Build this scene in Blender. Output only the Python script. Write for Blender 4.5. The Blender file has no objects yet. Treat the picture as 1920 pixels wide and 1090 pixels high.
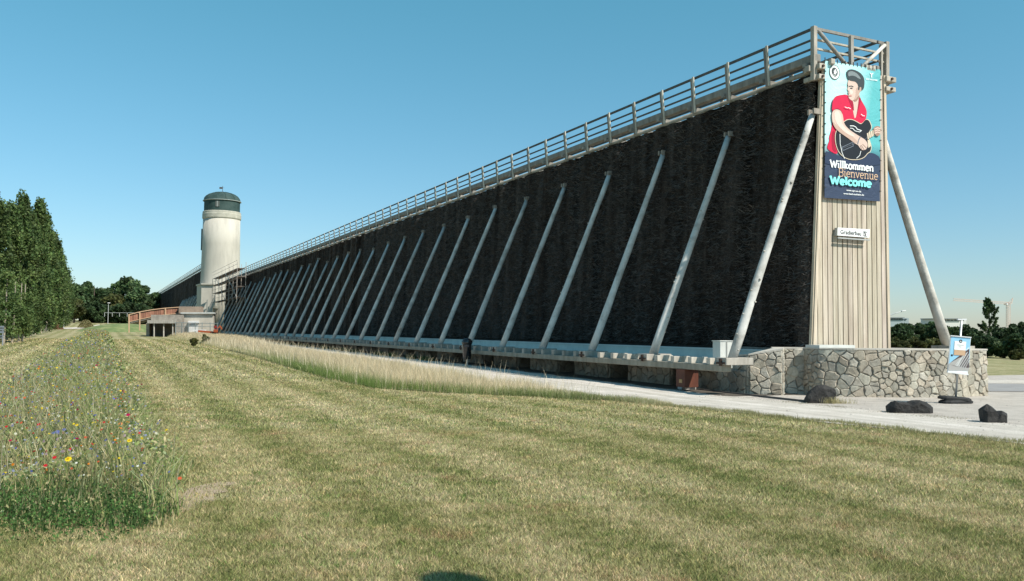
import bpy, math, random
import numpy as np
from mathutils import Vector, Matrix
random.seed(7); rng=np.random.default_rng(7)
C=bpy.context.scene.collection
SC=bpy.context.scene
# ------------------------------------------------------------------ camera
F=1600.;CX,CY=960.,545.;H=1.6
ROLL=.009;PITCH=math.atan((621-545)/F)
cr,sr=math.cos(ROLL),math.sin(ROLL);cp,sp=math.cos(PITCH),math.sin(PITCH)
cam=bpy.data.cameras.new('camera');co=bpy.data.objects.new('camera',cam);C.objects.link(co)
cam.sensor_width=36;cam.lens=F/1920*36;cam.clip_start=.05;cam.clip_end=6000
R_=Vector((cr,-sr*sp,sr*cp));U_=Vector((-sr,-cr*sp,cr*cp));FW=Vector((0,cp,sp))
co.matrix_world=Matrix(((R_.x,U_.x,-FW.x,0),(R_.y,U_.y,-FW.y,0),(R_.z,U_.z,-FW.z,H),(0,0,0,1)))
SC.camera=co
# ------------------------------------------------------------------ world, sun, exposure
SUN_AZ=math.atan2(.795,-.607);SUN_EL=math.radians(47)
w=bpy.data.worlds.new('World');SC.world=w;w.use_nodes=True
nt=w.node_tree;nt.nodes.clear()
sky=nt.nodes.new('ShaderNodeTexSky');sky.sky_type='NISHITA';sky.sun_disc=False
sky.sun_elevation=SUN_EL;sky.sun_rotation=SUN_AZ;sky.air_density=1.0;sky.dust_density=.35;sky.ozone_density=1.2;sky.altitude=150
tint=nt.nodes.new('ShaderNodeMix');tint.data_type='RGBA';tint.blend_type='MULTIPLY';tint.inputs[0].default_value=1
tc=nt.nodes.new('ShaderNodeTexCoord');sx=nt.nodes.new('ShaderNodeSeparateXYZ');nt.links.new(tc.outputs['Generated'],sx.inputs[0])
rp_=nt.nodes.new('ShaderNodeValToRGB');rp_.color_ramp.elements[0].position=0.0;rp_.color_ramp.elements[0].color=(.66,.725,.86,1);rp_.color_ramp.elements[1].position=.38;rp_.color_ramp.elements[1].color=(.57,1.17,1.05,1)
nt.links.new(sx.outputs[2],rp_.inputs[0]);nt.links.new(rp_.outputs[0],tint.inputs[7])
bg=nt.nodes.new('ShaderNodeBackground');bg.inputs[1].default_value=.112
ow=nt.nodes.new('ShaderNodeOutputWorld')
nt.links.new(sky.outputs[0],tint.inputs[6]);nt.links.new(tint.outputs[2],bg.inputs[0]);nt.links.new(bg.outputs[0],ow.inputs[0])
sd=Vector((math.sin(SUN_AZ)*math.cos(SUN_EL),math.cos(SUN_AZ)*math.cos(SUN_EL),math.sin(SUN_EL)))
sl=bpy.data.lights.new('sun','SUN');sl.energy=5.0;sl.angle=math.radians(.5);sl.color=(1,.94,.84)
so=bpy.data.objects.new('sun',sl);C.objects.link(so);so.rotation_euler=sd.to_track_quat('Z','Y').to_euler()
SC.view_settings.view_transform='Standard';SC.view_settings.look='None';SC.view_settings.exposure=0.32;SC.view_settings.gamma=1
SC.render.resolution_x=1024;SC.render.resolution_y=581
# ------------------------------------------------------------------ frames of reference (survey of the site)
def ray(px,py):
    u=(px-CX)/F;v=-(py-CY)/F
    u2=u*cr-v*sr;v2=u*sr+v*cr
    return np.array([u2,cp-v2*sp,sp+v2*cp])
EYE=np.array([0,0,H])
A=np.array([-0.43203725,0.90185576,0.]);N=np.array([0.90185576,0.43203725,0.]);O=np.array([9.54939413,24.25776018,0.])
def W(s,t,z): return O+A*s-N*t+np.array([0,0,z])
def loc(p): q=np.asarray(p)-O;return (q@A,-(q@N),p[2])
SS=[-200,-8,0,16,60,92,140,190,250,320,3000];ZZ=[0,0,-.06,.06,.26,.42,1.0,1.75,3.3,4.2,4.4]
def terr_s(s): return np.interp(s,SS,ZZ)
def terr(x,y):
    s=(x-O[0])*A[0]+(y-O[1])*A[1]
    t=-((x-O[0])*N[0]+(y-O[1])*N[1])
    k=np.clip((t+30)/30,0,1)      # the rise only belongs to the side of the towers
    return np.where(s>16,.06+(terr_s(s)-.06)*k,terr_s(s))
def D(px,py,d): r=ray(px,py);return r*d/r[1]+EYE
def G(px,py):
    z=0.
    r=ray(px,py)
    for i in range(12):
        if r[2]>-1e-4: return D(px,py,150)
        k=(z-H)/r[2];p=r*k+EYE
        z=.5*z+.5*float(terr(p[0],p[1]))
    return np.array([p[0],p[1],float(terr(p[0],p[1]))])
def onS(px,py,s): r=ray(px,py);k=((O+A*s-EYE)@A)/(r@A);return EYE+r*k
def onT(px,py,t): r=ray(px,py);k=((O-N*t-EYE)@N)/(r@N);return EYE+r*k
def xD(px,d): return (px-CX)/F*d      # sideways position of a column at forward distance d
# ------------------------------------------------------------------ materials
MATS={}
def newmat(name):
    m=bpy.data.materials.new(name);m.use_nodes=True;nt=m.node_tree
    return m,nt,nt.nodes['Principled BSDF'],nt.nodes['Material Output']
def nd(nt,t,**k):
    n=nt.nodes.new(t)
    for a,b in k.items(): setattr(n,a,b)
    return n
def noise(nt,vec,scale,detail=6,rough=.6,dist=0):
    n=nd(nt,'ShaderNodeTexNoise');n.inputs['Scale'].default_value=scale;n.inputs['Detail'].default_value=detail;n.inputs['Roughness'].default_value=rough;n.inputs['Distortion'].default_value=dist
    if vec: nt.links.new(vec,n.inputs['Vector'])
    return n.outputs['Fac']
def ramp(nt,fac,stops):
    r=nd(nt,'ShaderNodeValToRGB');cr_=r.color_ramp
    while len(cr_.elements)<len(stops): cr_.elements.new(.5)
    for e,(p,c) in zip(cr_.elements,stops): e.position=p;e.color=(*c,1) if len(c)==3 else c
    nt.links.new(fac,r.inputs[0]);return r.outputs[0]
def mix(nt,fac,a,b,mode='MIX'):
    m=nd(nt,'ShaderNodeMix',data_type='RGBA',blend_type=mode)
    for i,v in ((0,fac),(6,a),(7,b)):
        if isinstance(v,(int,float)): m.inputs[i].default_value=v
        elif isinstance(v,tuple): m.inputs[i].default_value=(*v,1)
        else: nt.links.new(v,m.inputs[i])
    return m.outputs[2]
def math_(nt,op,a,b=0.0):
    m=nd(nt,'ShaderNodeMath',operation=op)
    for i,v in ((0,a),(1,b)):
        if isinstance(v,(int,float)): m.inputs[i].default_value=v
        else: nt.links.new(v,m.inputs[i])
    return m.outputs[0]
def pos(nt,scale=None):
    g=nd(nt,'ShaderNodeNewGeometry').outputs['Position']
    if scale is None: return g
    v=nd(nt,'ShaderNodeVectorMath',operation='MULTIPLY');nt.links.new(g,v.inputs[0]);v.inputs[1].default_value=scale
    return v.outputs[0]
def attr(nt,name='col'):
    a=nd(nt,'ShaderNodeAttribute');a.attribute_name=name;return a.outputs['Color']
def mat(name,c1,c2=None,scale=3,rough=.8,bump=.0,bscale=None,use=False,metal=0,stretch=None,transl=0,spec=.3,c3=None,bdist=.02):
    if name in MATS: return MATS[name]
    m,nt,b,o=newmat(name)
    c2=c2 or tuple(v*.75 for v in c1)
    p=pos(nt,stretch) if stretch else pos(nt)
    stops=[(.3,c2),(.7,c1)] if c3 is None else [(.25,c2),(.5,c1),(.75,c3)]
    col=ramp(nt,noise(nt,p,scale),stops)
    if use: col=mix(nt,1.0,col,attr(nt),'MULTIPLY')
    nt.links.new(col,b.inputs['Base Color']);b.inputs['Roughness'].default_value=rough;b.inputs['Metallic'].default_value=metal
    b.inputs['Specular IOR Level'].default_value=spec
    if bump:
        bn=nd(nt,'ShaderNodeBump');bn.inputs['Strength'].default_value=bump;bn.inputs['Distance'].default_value=bdist
        nt.links.new(noise(nt,p,bscale or scale*4),bn.inputs['Height']);nt.links.new(bn.outputs[0],b.inputs['Normal'])
    if transl:
        tr=nd(nt,'ShaderNodeBsdfTranslucent');nt.links.new(col,tr.inputs[0]);ms=nd(nt,'ShaderNodeMixShader');ms.inputs[0].default_value=transl
        nt.links.new(b.outputs[0],ms.inputs[1]);nt.links.new(tr.outputs[0],ms.inputs[2]);nt.links.new(ms.outputs[0],o.inputs[0])
    MATS[name]=m;return m
def lawn_mat(name,blades):
    m,nt,b,o=newmat(name)
    g=pos(nt)
    flat=nd(nt,'ShaderNodeVectorMath',operation='MULTIPLY');nt.links.new(g,flat.inputs[0]);flat.inputs[1].default_value=(1,1,0);P=flat.outputs[0]
    dt=nd(nt,'ShaderNodeVectorMath',operation='DOT_PRODUCT');nt.links.new(P,dt.inputs[0]);dt.inputs[1].default_value=tuple(N)
    n1=noise(nt,P,.30,6,.65);n2=noise(nt,P,2.6,6,.7);n3=noise(nt,P,13,4,.75)
    wob=math_(nt,'MULTIPLY',n1,1.2)
    st=math_(nt,'SINE',math_(nt,'ADD',math_(nt,'MULTIPLY',dt.outputs['Value'],2*math.pi/1.35),wob))
    st2=math_(nt,'SINE',math_(nt,'ADD',math_(nt,'MULTIPLY',dt.outputs['Value'],2*math.pi/3.9),1.0))
    f=math_(nt,'ADD',math_(nt,'MULTIPLY',n1,.50),math_(nt,'MULTIPLY',n2,.62))
    f=math_(nt,'ADD',f,math_(nt,'MULTIPLY',n3,.63))
    f=math_(nt,'ADD',f,math_(nt,'MULTIPLY',st,.06));f=math_(nt,'ADD',f,math_(nt,'MULTIPLY',st2,.025))
    f=math_(nt,'SUBTRACT',f,.38)
    col=ramp(nt,f,[(.26,(.115,.142,.048)),(.39,(.215,.215,.092)),(.51,(.315,.285,.155)),(.68,(.44,.385,.25))])
    br=ramp(nt,noise(nt,P,1.0,6,.7),[(.57,(0,0,0)),(.68,(1,1,1))])
    brf=math_(nt,'MULTIPLY',br,.65)
    col=mix(nt,brf,col,(.33,.22,.13))
    if blades: col=mix(nt,1.0,col,attr(nt),'MULTIPLY')
    else:
        col=mix(nt,1.0,col,ramp(nt,noise(nt,P,38,3,.8),[(.32,(.55,.55,.5)),(.68,(1.3,1.3,1.3))]),'MULTIPLY')
        bn=nd(nt,'ShaderNodeBump');bn.inputs['Strength'].default_value=.8;bn.inputs['Distance'].default_value=.03
        nt.links.new(noise(nt,P,22,5,.8),bn.inputs['Height']);nt.links.new(bn.outputs[0],b.inputs['Normal'])
    nt.links.new(col,b.inputs['Base Color']);b.inputs['Roughness'].default_value=.9;b.inputs['Specular IOR Level'].default_value=.15
    if blades:
        tr=nd(nt,'ShaderNodeBsdfTranslucent');nt.links.new(col,tr.inputs[0]);ms=nd(nt,'ShaderNodeMixShader');ms.inputs[0].default_value=.35
        nt.links.new(b.outputs[0],ms.inputs[1]);nt.links.new(tr.outputs[0],ms.inputs[2]);nt.links.new(ms.outputs[0],o.inputs[0])
    return m
# ------------------------------------------------------------------ object helpers
def tag(o,label=None,cat=None,group=None,kind=None):
    if label: o['label']=label
    if cat: o['category']=cat
    if group: o['group']=group
    if kind: o['kind']=kind
    return o
def root(name,p,label,cat,group=None):
    o=bpy.data.objects.new(name,None);C.objects.link(o);o.location=tuple(float(v) for v in p);o.empty_display_size=.3
    return tag(o,label,cat,group)
class MB:
    def __init__(s): s.v=[];s.f=[];s.c=[]
    def add(s,vs,fs,col=None):
        b=len(s.v);s.v+= [tuple(float(q) for q in x) for x in vs];s.f+=[tuple(b+i for i in f) for f in fs];s.c+=[col or (1,1,1)]*len(fs)
    def hexa(s,p,col=None):   # 8 points, bottom 4 then top 4
        s.add(p,[(3,2,1,0),(4,5,6,7),(0,1,5,4),(1,2,6,5),(2,3,7,6),(3,0,4,7)],col)
    def box(s,x0,x1,y0,y1,z0,z1,col=None):
        s.hexa([(x0,y0,z0),(x1,y0,z0),(x1,y1,z0),(x0,y1,z0),(x0,y0,z1),(x1,y0,z1),(x1,y1,z1),(x0,y1,z1)],col)
    def st(s,s0,s1,t0,t1,z0,z1,col=None):
        s.hexa([W(a,b,c) for c in (z0,z1) for a,b in ((s0,t1),(s0,t0),(s1,t0),(s1,t1))],col)
    def bar(s,p,q,wd,ht=None,up=(0,0,1),col=None):
        p=Vector(p);q=Vector(q);d=(q-p).normalized();u=Vector(up)
        if abs(d.dot(u))>.98:u=Vector((A[0],A[1],0))
        r=d.cross(u).normalized();u=r.cross(d).normalized();ht=ht or wd
        r=r*wd/2;u=u*ht/2
        s.hexa([p-r-u,p+r-u,p+r+u,p-r+u,q-r-u,q+r-u,q+r+u,q-r+u],col)
    def tube(s,pts,rads,n=10,col=None,jit=0):
        pts=[Vector(p) for p in pts];rings=[];vs=[];fs=[]
        for i,p in enumerate(pts):
            d=(pts[min(i+1,len(pts)-1)]-pts[max(i-1,0)]).normalized()
            u=Vector((0,0,1)) if abs(d.z)<.9 else Vector((0,1,0))
            r=d.cross(u).normalized();u=r.cross(d)
            for k in range(n):
                a=2*math.pi*k/n;rr=rads[i]*(1+random.uniform(-jit,jit));vs.append(p+r*math.cos(a)*rr+u*math.sin(a)*rr)
        for i in range(len(pts)-1):
            for k in range(n): fs.append((i*n+k,i*n+(k+1)%n,(i+1)*n+(k+1)%n,(i+1)*n+k))
        fs.append(tuple(range(n))[::-1]);fs.append(tuple((len(pts)-1)*n+k for k in range(n)))
        s.add(vs,fs,col)
    def lathe(s,cx,cy,prof,n=32,col=None):
        vs=[(cx+r*math.cos(2*math.pi*k/n),cy+r*math.sin(2*math.pi*k/n),z) for r,z in prof for k in range(n)];fs=[]
        for i in range(len(prof)-1):
            for k in range(n): fs.append((i*n+k,i*n+(k+1)%n,(i+1)*n+(k+1)%n,(i+1)*n+k))
        fs.append(tuple(range(n))[::-1]);fs.append(tuple((len(prof)-1)*n+k for k in range(n)))
        s.add(vs,fs,col)
    def plate(s,poly,nrm,th,col=None):      # flat polygon given thickness along nrm
        n=len(poly);nrm=np.asarray(nrm)*th
        s.add(list(poly)+[np.asarray(p)+nrm for p in poly],[tuple(range(n)),tuple(range(2*n-1,n-1,-1))]+[(i,(i+1)%n,n+(i+1)%n,n+i) for i in range(n)],col)
    def build(s,name,m,parent=None,smooth=False,label=None,at=None,bevel=0):
        off=Vector(parent.location) if parent else Vector((0,0,0))
        if parent and parent.get('_abs'): off=Vector(parent['_abs'])
        org=Vector(at) if at is not None else off
        me=bpy.data.meshes.new(name);me.from_pydata([tuple(Vector(v)-org) for v in s.v],[],s.f);me.materials.append(m)
        ca=me.color_attributes.new('col','FLOAT_COLOR','CORNER');cc=[]
        for f,c in zip(s.f,s.c): cc+= [c[0],c[1],c[2],1]*len(f)
        ca.data.foreach_set('color',cc)
        if smooth: me.polygons.foreach_set('use_smooth',[True]*len(me.polygons))
        o=bpy.data.objects.new(name,me);C.objects.link(o);o.location=org-off
        if parent: o.parent=parent
        o['_abs']=tuple(org)
        if bevel:
            b=o.modifiers.new('bevel','BEVEL');b.width=bevel;b.segments=2;b.limit_method='ANGLE'
        if label:o['label']=label
        return o
def npmesh(name,V,Fc,m,col=None,parent=None,smooth=False,org=(0,0,0)):
    V=np.asarray(V,dtype=np.float32).reshape(-1,3)-np.asarray(org,dtype=np.float32);Fc=np.asarray(Fc,dtype=np.int32)
    k=Fc.shape[1];me=bpy.data.meshes.new(name)
    me.vertices.add(len(V));me.vertices.foreach_set('co',V.ravel())
    me.loops.add(Fc.size);me.loops.foreach_set('vertex_index',Fc.ravel())
    me.polygons.add(len(Fc));me.polygons.foreach_set('loop_start',np.arange(0,Fc.size,k,dtype=np.int32));me.polygons.foreach_set('loop_total',np.full(len(Fc),k,dtype=np.int32))
    if smooth: me.polygons.foreach_set('use_smooth',np.ones(len(Fc),dtype=bool))
    me.update(calc_edges=True)
    if col is not None:
        a=me.color_attributes.new('col','FLOAT_COLOR','CORNER');c=np.ones((len(Fc),k,4),dtype=np.float32);c[:,:,:3]=np.asarray(col,dtype=np.float32)[:,None,:]
        a.data.foreach_set('color',c.ravel())
    me.materials.append(m)
    o=bpy.data.objects.new(name,me);C.objects.link(o)
    if parent: o.parent=parent
    elif any(org): o.location=org
    return o
def jitter(base,v=.1): k=1+random.uniform(-v,v);return tuple(b*k for b in base)
# ------------------------------------------------------------------ ground and paths
def sheet(name,rows,ncol,m,eps,kind='structure'):
    V=[];Fc=[]
    for l,r in rows:
        for j in range(ncol+1):
            k=j/ncol;x=l[0]*(1-k)+r[0]*k;y=l[1]*(1-k)+r[1]*k;V.append((x,y,float(terr(x,y))+eps))
    n=ncol+1
    for i in range(len(rows)-1):
        for j in range(ncol): Fc.append((i*n+j,i*n+j+1,(i+1)*n+j+1,(i+1)*n+j))
    o=npmesh(name,V,Fc,m);o['kind']=kind;return o
xs=np.unique(np.concatenate([np.linspace(-2500,-300,12),np.linspace(-300,200,120),np.linspace(200,2500,12)]))
ys=np.unique(np.concatenate([np.linspace(-60,-5,8),np.linspace(-5,60,60),np.linspace(60,420,100),np.linspace(420,3500,14)]))
X,Y=np.meshgrid(xs,ys);Z=terr(X,Y)+np.where((Y>16)&(Y<140),.0,0)
nx,ny=len(xs),len(ys);idx=np.arange(nx*ny).reshape(ny,nx)
Fq=np.stack([idx[:-1,:-1],idx[:-1,1:],idx[1:,1:],idx[1:,:-1]],-1).reshape(-1,4)
ground=npmesh('ground',np.stack([X,Y,Z],-1).reshape(-1,3),Fq,lawn_mat('lawn_ground',False),smooth=True);ground['kind']='structure'
def gravel_mat():
    m,nt,b,o=newmat('pale_gravel');p=pos(nt)
    d1=nd(nt,'ShaderNodeVectorMath',operation='DOT_PRODUCT');nt.links.new(p,d1.inputs[0]);d1.inputs[1].default_value=tuple(N)
    d2=nd(nt,'ShaderNodeVectorMath',operation='DOT_PRODUCT');nt.links.new(p,d2.inputs[0]);d2.inputs[1].default_value=tuple(A)
    cv=nd(nt,'ShaderNodeCombineXYZ');nt.links.new(math_(nt,'MULTIPLY',d1.outputs['Value'],2.6),cv.inputs[0]);nt.links.new(math_(nt,'MULTIPLY',d2.outputs['Value'],.16),cv.inputs[1])
    tr=noise(nt,cv.outputs[0],1.0,5,.6)
    c=ramp(nt,tr,[(.32,(.47,.425,.37)),(.48,(.60,.55,.49)),(.62,(.70,.645,.59))])
    c=mix(nt,1,c,ramp(nt,noise(nt,p,1.4,6,.7),[(.3,(.82,.81,.79)),(.62,(1.03,1.03,1.03))]),'MULTIPLY')
    c=mix(nt,1,c,ramp(nt,noise(nt,p,55,3,.8),[(.34,(.72,.71,.70)),(.55,(1.05,1.05,1.05))]),'MULTIPLY')
    nt.links.new(c,b.inputs['Base Color']);b.inputs['Roughness'].default_value=.95;b.inputs['Specular IOR Level'].default_value=.15
    bn=nd(nt,'ShaderNodeBump');bn.inputs['Strength'].default_value=.8;bn.inputs['Distance'].default_value=.03
    nt.links.new(noise(nt,p,40,5,.8),bn.inputs['Height']);nt.links.new(bn.outputs[0],b.inputs['Normal']);return m
gravel=gravel_mat()
rough_gravel=mat('trodden_gravel',(.48,.43,.38),(.36,.32,.28),scale=1.8,rough=.95,bump=1.0,bscale=34,bdist=.04,c3=(.54,.49,.44))
asphalt=mat('asphalt',(.30,.29,.285),(.25,.24,.235),scale=1.5,rough=.95,bump=.4,bscale=80)
def pathedge(s): return np.interp(s,[-40,-9.6,-5.5,-1,2,8,200],[6.5,6.80,7.2,7.65,7.9,8.0,7.9])
rows=[]
for s in np.concatenate([np.linspace(-40,12,80),np.linspace(13,130,90)]):
    wob=.10*math.sin(s*1.7)+.06*math.sin(s*4.1+1)
    rows.append((W(s,pathedge(s)+wob,0)[:2],W(s,(4.28 if s<-.3 else 2.3)+.04*math.sin(s*1.3),0)[:2]))
sheet('gravel_path',rows,6,gravel,.012)
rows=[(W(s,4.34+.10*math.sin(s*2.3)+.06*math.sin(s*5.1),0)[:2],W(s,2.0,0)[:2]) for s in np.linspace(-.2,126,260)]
sheet('shade_toned_soil',rows,3,mat('shade_toned_soil',(.12,.10,.08),(.07,.06,.05),scale=3,rough=.95,bump=.8,bscale=20),.022)  # dark soil under the beam, with the shade there put into its colour
rows=[]
for s in np.linspace(-40,5,40): rows.append((W(s,4.32,0)[:2],W(s,-26,0)[:2]))
sheet('gravel_forecourt',rows,20,rough_gravel,.006)
rows=[((9.5,y),(60,y-2)) for y in np.linspace(25.3,29.3,10)]
sheet('asphalt_road',rows,20,asphalt,.018)
rows=[((9.5,y),(60,y-1)) for y in np.linspace(29.6,31.4,6)]
sheet('roadside_gravel_strip',rows,20,gravel,.012)
# distant winding path on the left
def pxpath(name,pairs,m,eps=.03):
    rows=[]
    for (a,b) in pairs:
        rows.append((G(*a)[:2],G(*b)[:2]))
    return sheet(name,rows,3,m,eps)
def dpt(px,d): return (xD(px,d),d)
rows=[(dpt(104,150),dpt(104,161)),(dpt(120,152),dpt(120,165)),(dpt(140,154),dpt(140,170)),(dpt(152,157),dpt(150,176)),(dpt(164,170),dpt(160,184)),(dpt(178,181),dpt(176,192)),(dpt(190,192),dpt(188,204))]
sheet('distant_winding_path',rows,4,gravel,.06)
rows=[(dpt(176,147),dpt(178,158)),(dpt(195,146),dpt(196,155)),(dpt(214,144),dpt(214,148))]
sheet('distant_path_branch',rows,4,gravel,.05)
# low edging rail between path and forecourt
kb=MB();dk=mat('weathered_steel',(.10,.09,.085),rough=.7)
p0=loc(G(1288,730));p1=loc(G(1530,757))
for i in range(14):
    a=i/14;b=(i+.97)/14
    q0=G(1288+(1530-1288)*a,730+27*a);q1=G(1288+(1530-1288)*b,730+27*b)
    kb.bar(q0+np.array([0,0,.02]),q1+np.array([0,0,.02]),.05,.07)
kb.build('path_edging',dk)['kind']='structure'
# ------------------------------------------------------------------ graduation tower
wood_grey=mat('weathered_timber',(.48,.45,.41),(.27,.25,.22),scale=5,rough=.85,bump=.5,bscale=14,use=True,stretch=(1,1,.25))
log_mat=mat('round_log_timber',(.56,.54,.505),(.25,.23,.20),scale=2.2,rough=.8,bump=.5,bscale=9,use=True,bdist=.03,c3=(.70,.685,.65))
board_mat=mat('larch_boards',(.60,.53,.445),(.35,.29,.23),scale=3,rough=.85,bump=.5,bscale=20,use=True,stretch=(4,4,.22))
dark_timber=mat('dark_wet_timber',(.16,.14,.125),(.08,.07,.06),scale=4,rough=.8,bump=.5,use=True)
trough_mat=mat('painted_concrete',(.62,.63,.60),(.46,.47,.45),scale=1.5,rough=.8,bump=.2,use=True)
iron=mat('rusty_iron',(.09,.05,.035),(.03,.02,.018),scale=9,rough=.8)
rust=mat('rust_brown_steel',(.14,.045,.025),(.08,.028,.018),scale=4,rough=.6)
def brush_material():
    m,nt,b,o=newmat('blackthorn_brush')
    p=pos(nt)
    big=noise(nt,pos(nt,(1,1,.07)),1.7,4,.65)
    hz=noise(nt,pos(nt,(9,9,14)),1.5,7,.8)
    c=ramp(nt,big,[(.34,(.014,.010,.008)),(.5,(.048,.035,.028)),(.66,(.115,.092,.080))])
    c=mix(nt,1.0,c,ramp(nt,hz,[(.35,(.25,.25,.25)),(.55,(1,1,1)),(.72,(2.2,2.1,2.0))]),'MULTIPLY')
    nt.links.new(c,b.inputs['Base Color']);b.inputs['Roughness'].default_value=.9;b.inputs['Specular IOR Level'].default_value=.1
    bn=nd(nt,'ShaderNodeBump');bn.inputs['Strength'].default_value=1;bn.inputs['Distance'].default_value=.08
    nt.links.new(hz,bn.inputs['Height']);nt.links.new(bn.outputs[0],b.inputs['Normal'])
    return m
brush=brush_material()
def face_t(z,t0,t1,z0,z1): return t0+(t1-t0)*(z-z0)/(z1-z0)
def brush_wall(rt,s0,s1,tb,tt,z0,z1,org_t=0,ds=.14,dz=.12,side=1):
    ns=int((s1-s0)/ds);nz=int((z1-z0)/dz)
    s=np.linspace(s0,s1,ns+1);z=np.linspace(z0,z1,nz+1)
    Sg,Zg=np.meshgrid(s,z);k=(Zg-z0)/(z1-z0)
    ph=rng.random(400)*6.28
    bay=1.7*np.abs(np.sin(np.pi*(Sg-.9)/1.79))**.5        # bundles bulge between the frames
    rg=rng.normal(0,.032,Sg.shape)
    low=np.interp(Sg.ravel(),np.linspace(s0-1,s1+1,300),rng.normal(0,.05,300)).reshape(Sg.shape)
    row=.035*np.sin(Zg*2*np.pi/.42+np.interp(Sg.ravel(),np.linspace(s0-1,s1+1,120),rng.normal(0,1.2,120)).reshape(Sg.shape))
    T=tb+(tt-tb)*k+side*(.10*bay+rg+low*.7+row*.25-.06)
    P=O+A*Sg[...,None]-N*(T+org_t)[...,None];P[...,2]=Zg
    idx=np.arange(P.shape[0]*P.shape[1]).reshape(P.shape[:2])
    q=np.stack([idx[:-1,:-1],idx[1:,:-1],idx[1:,1:],idx[:-1,1:]],-1).reshape(-1,4)
    if side>0:q=q[:,::-1]
    # close the body: flat inner face, so that the wall is a solid stack
    P2=O+A*Sg[[0,-1,-1,0],[0,0,-1,-1]][...,None]-N*(org_t+np.zeros(4))[...,None];P2[:,2]=Zg[[0,-1,-1,0],[0,0,-1,-1]]
    return P.reshape(-1,3),q
def twigs(s0,s1,tb,tt,z0,z1,n,org_t=0):
    s=rng.uniform(s0,s1,n);z=rng.uniform(z0,z1,n);t=tb+(tt-tb)*(z-z0)/(z1-z0)+org_t+.02
    b=O+A*s[:,None]-N*t[:,None];b[:,2]=z
    d=-N*rng.uniform(.06,.26,n)[:,None]+A*rng.normal(0,.10,n)[:,None];d[:,2]=rng.normal(-.02,.09,n)
    sd_=A*rng.normal(0,.007,n)[:,None];sd_[:,2]=rng.choice([-1,1],n)*rng.uniform(.005,.010,n)
    V=np.stack([b-sd_,b+sd_,b+d],1).reshape(-1,3);return V,np.arange(3*n).reshape(-1,3)
SP=3.585
HV=[.03,.13,.20,.05,.12,.03,.10,-.01,-.06,-.06,-.08,-.12,-.25]
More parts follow.
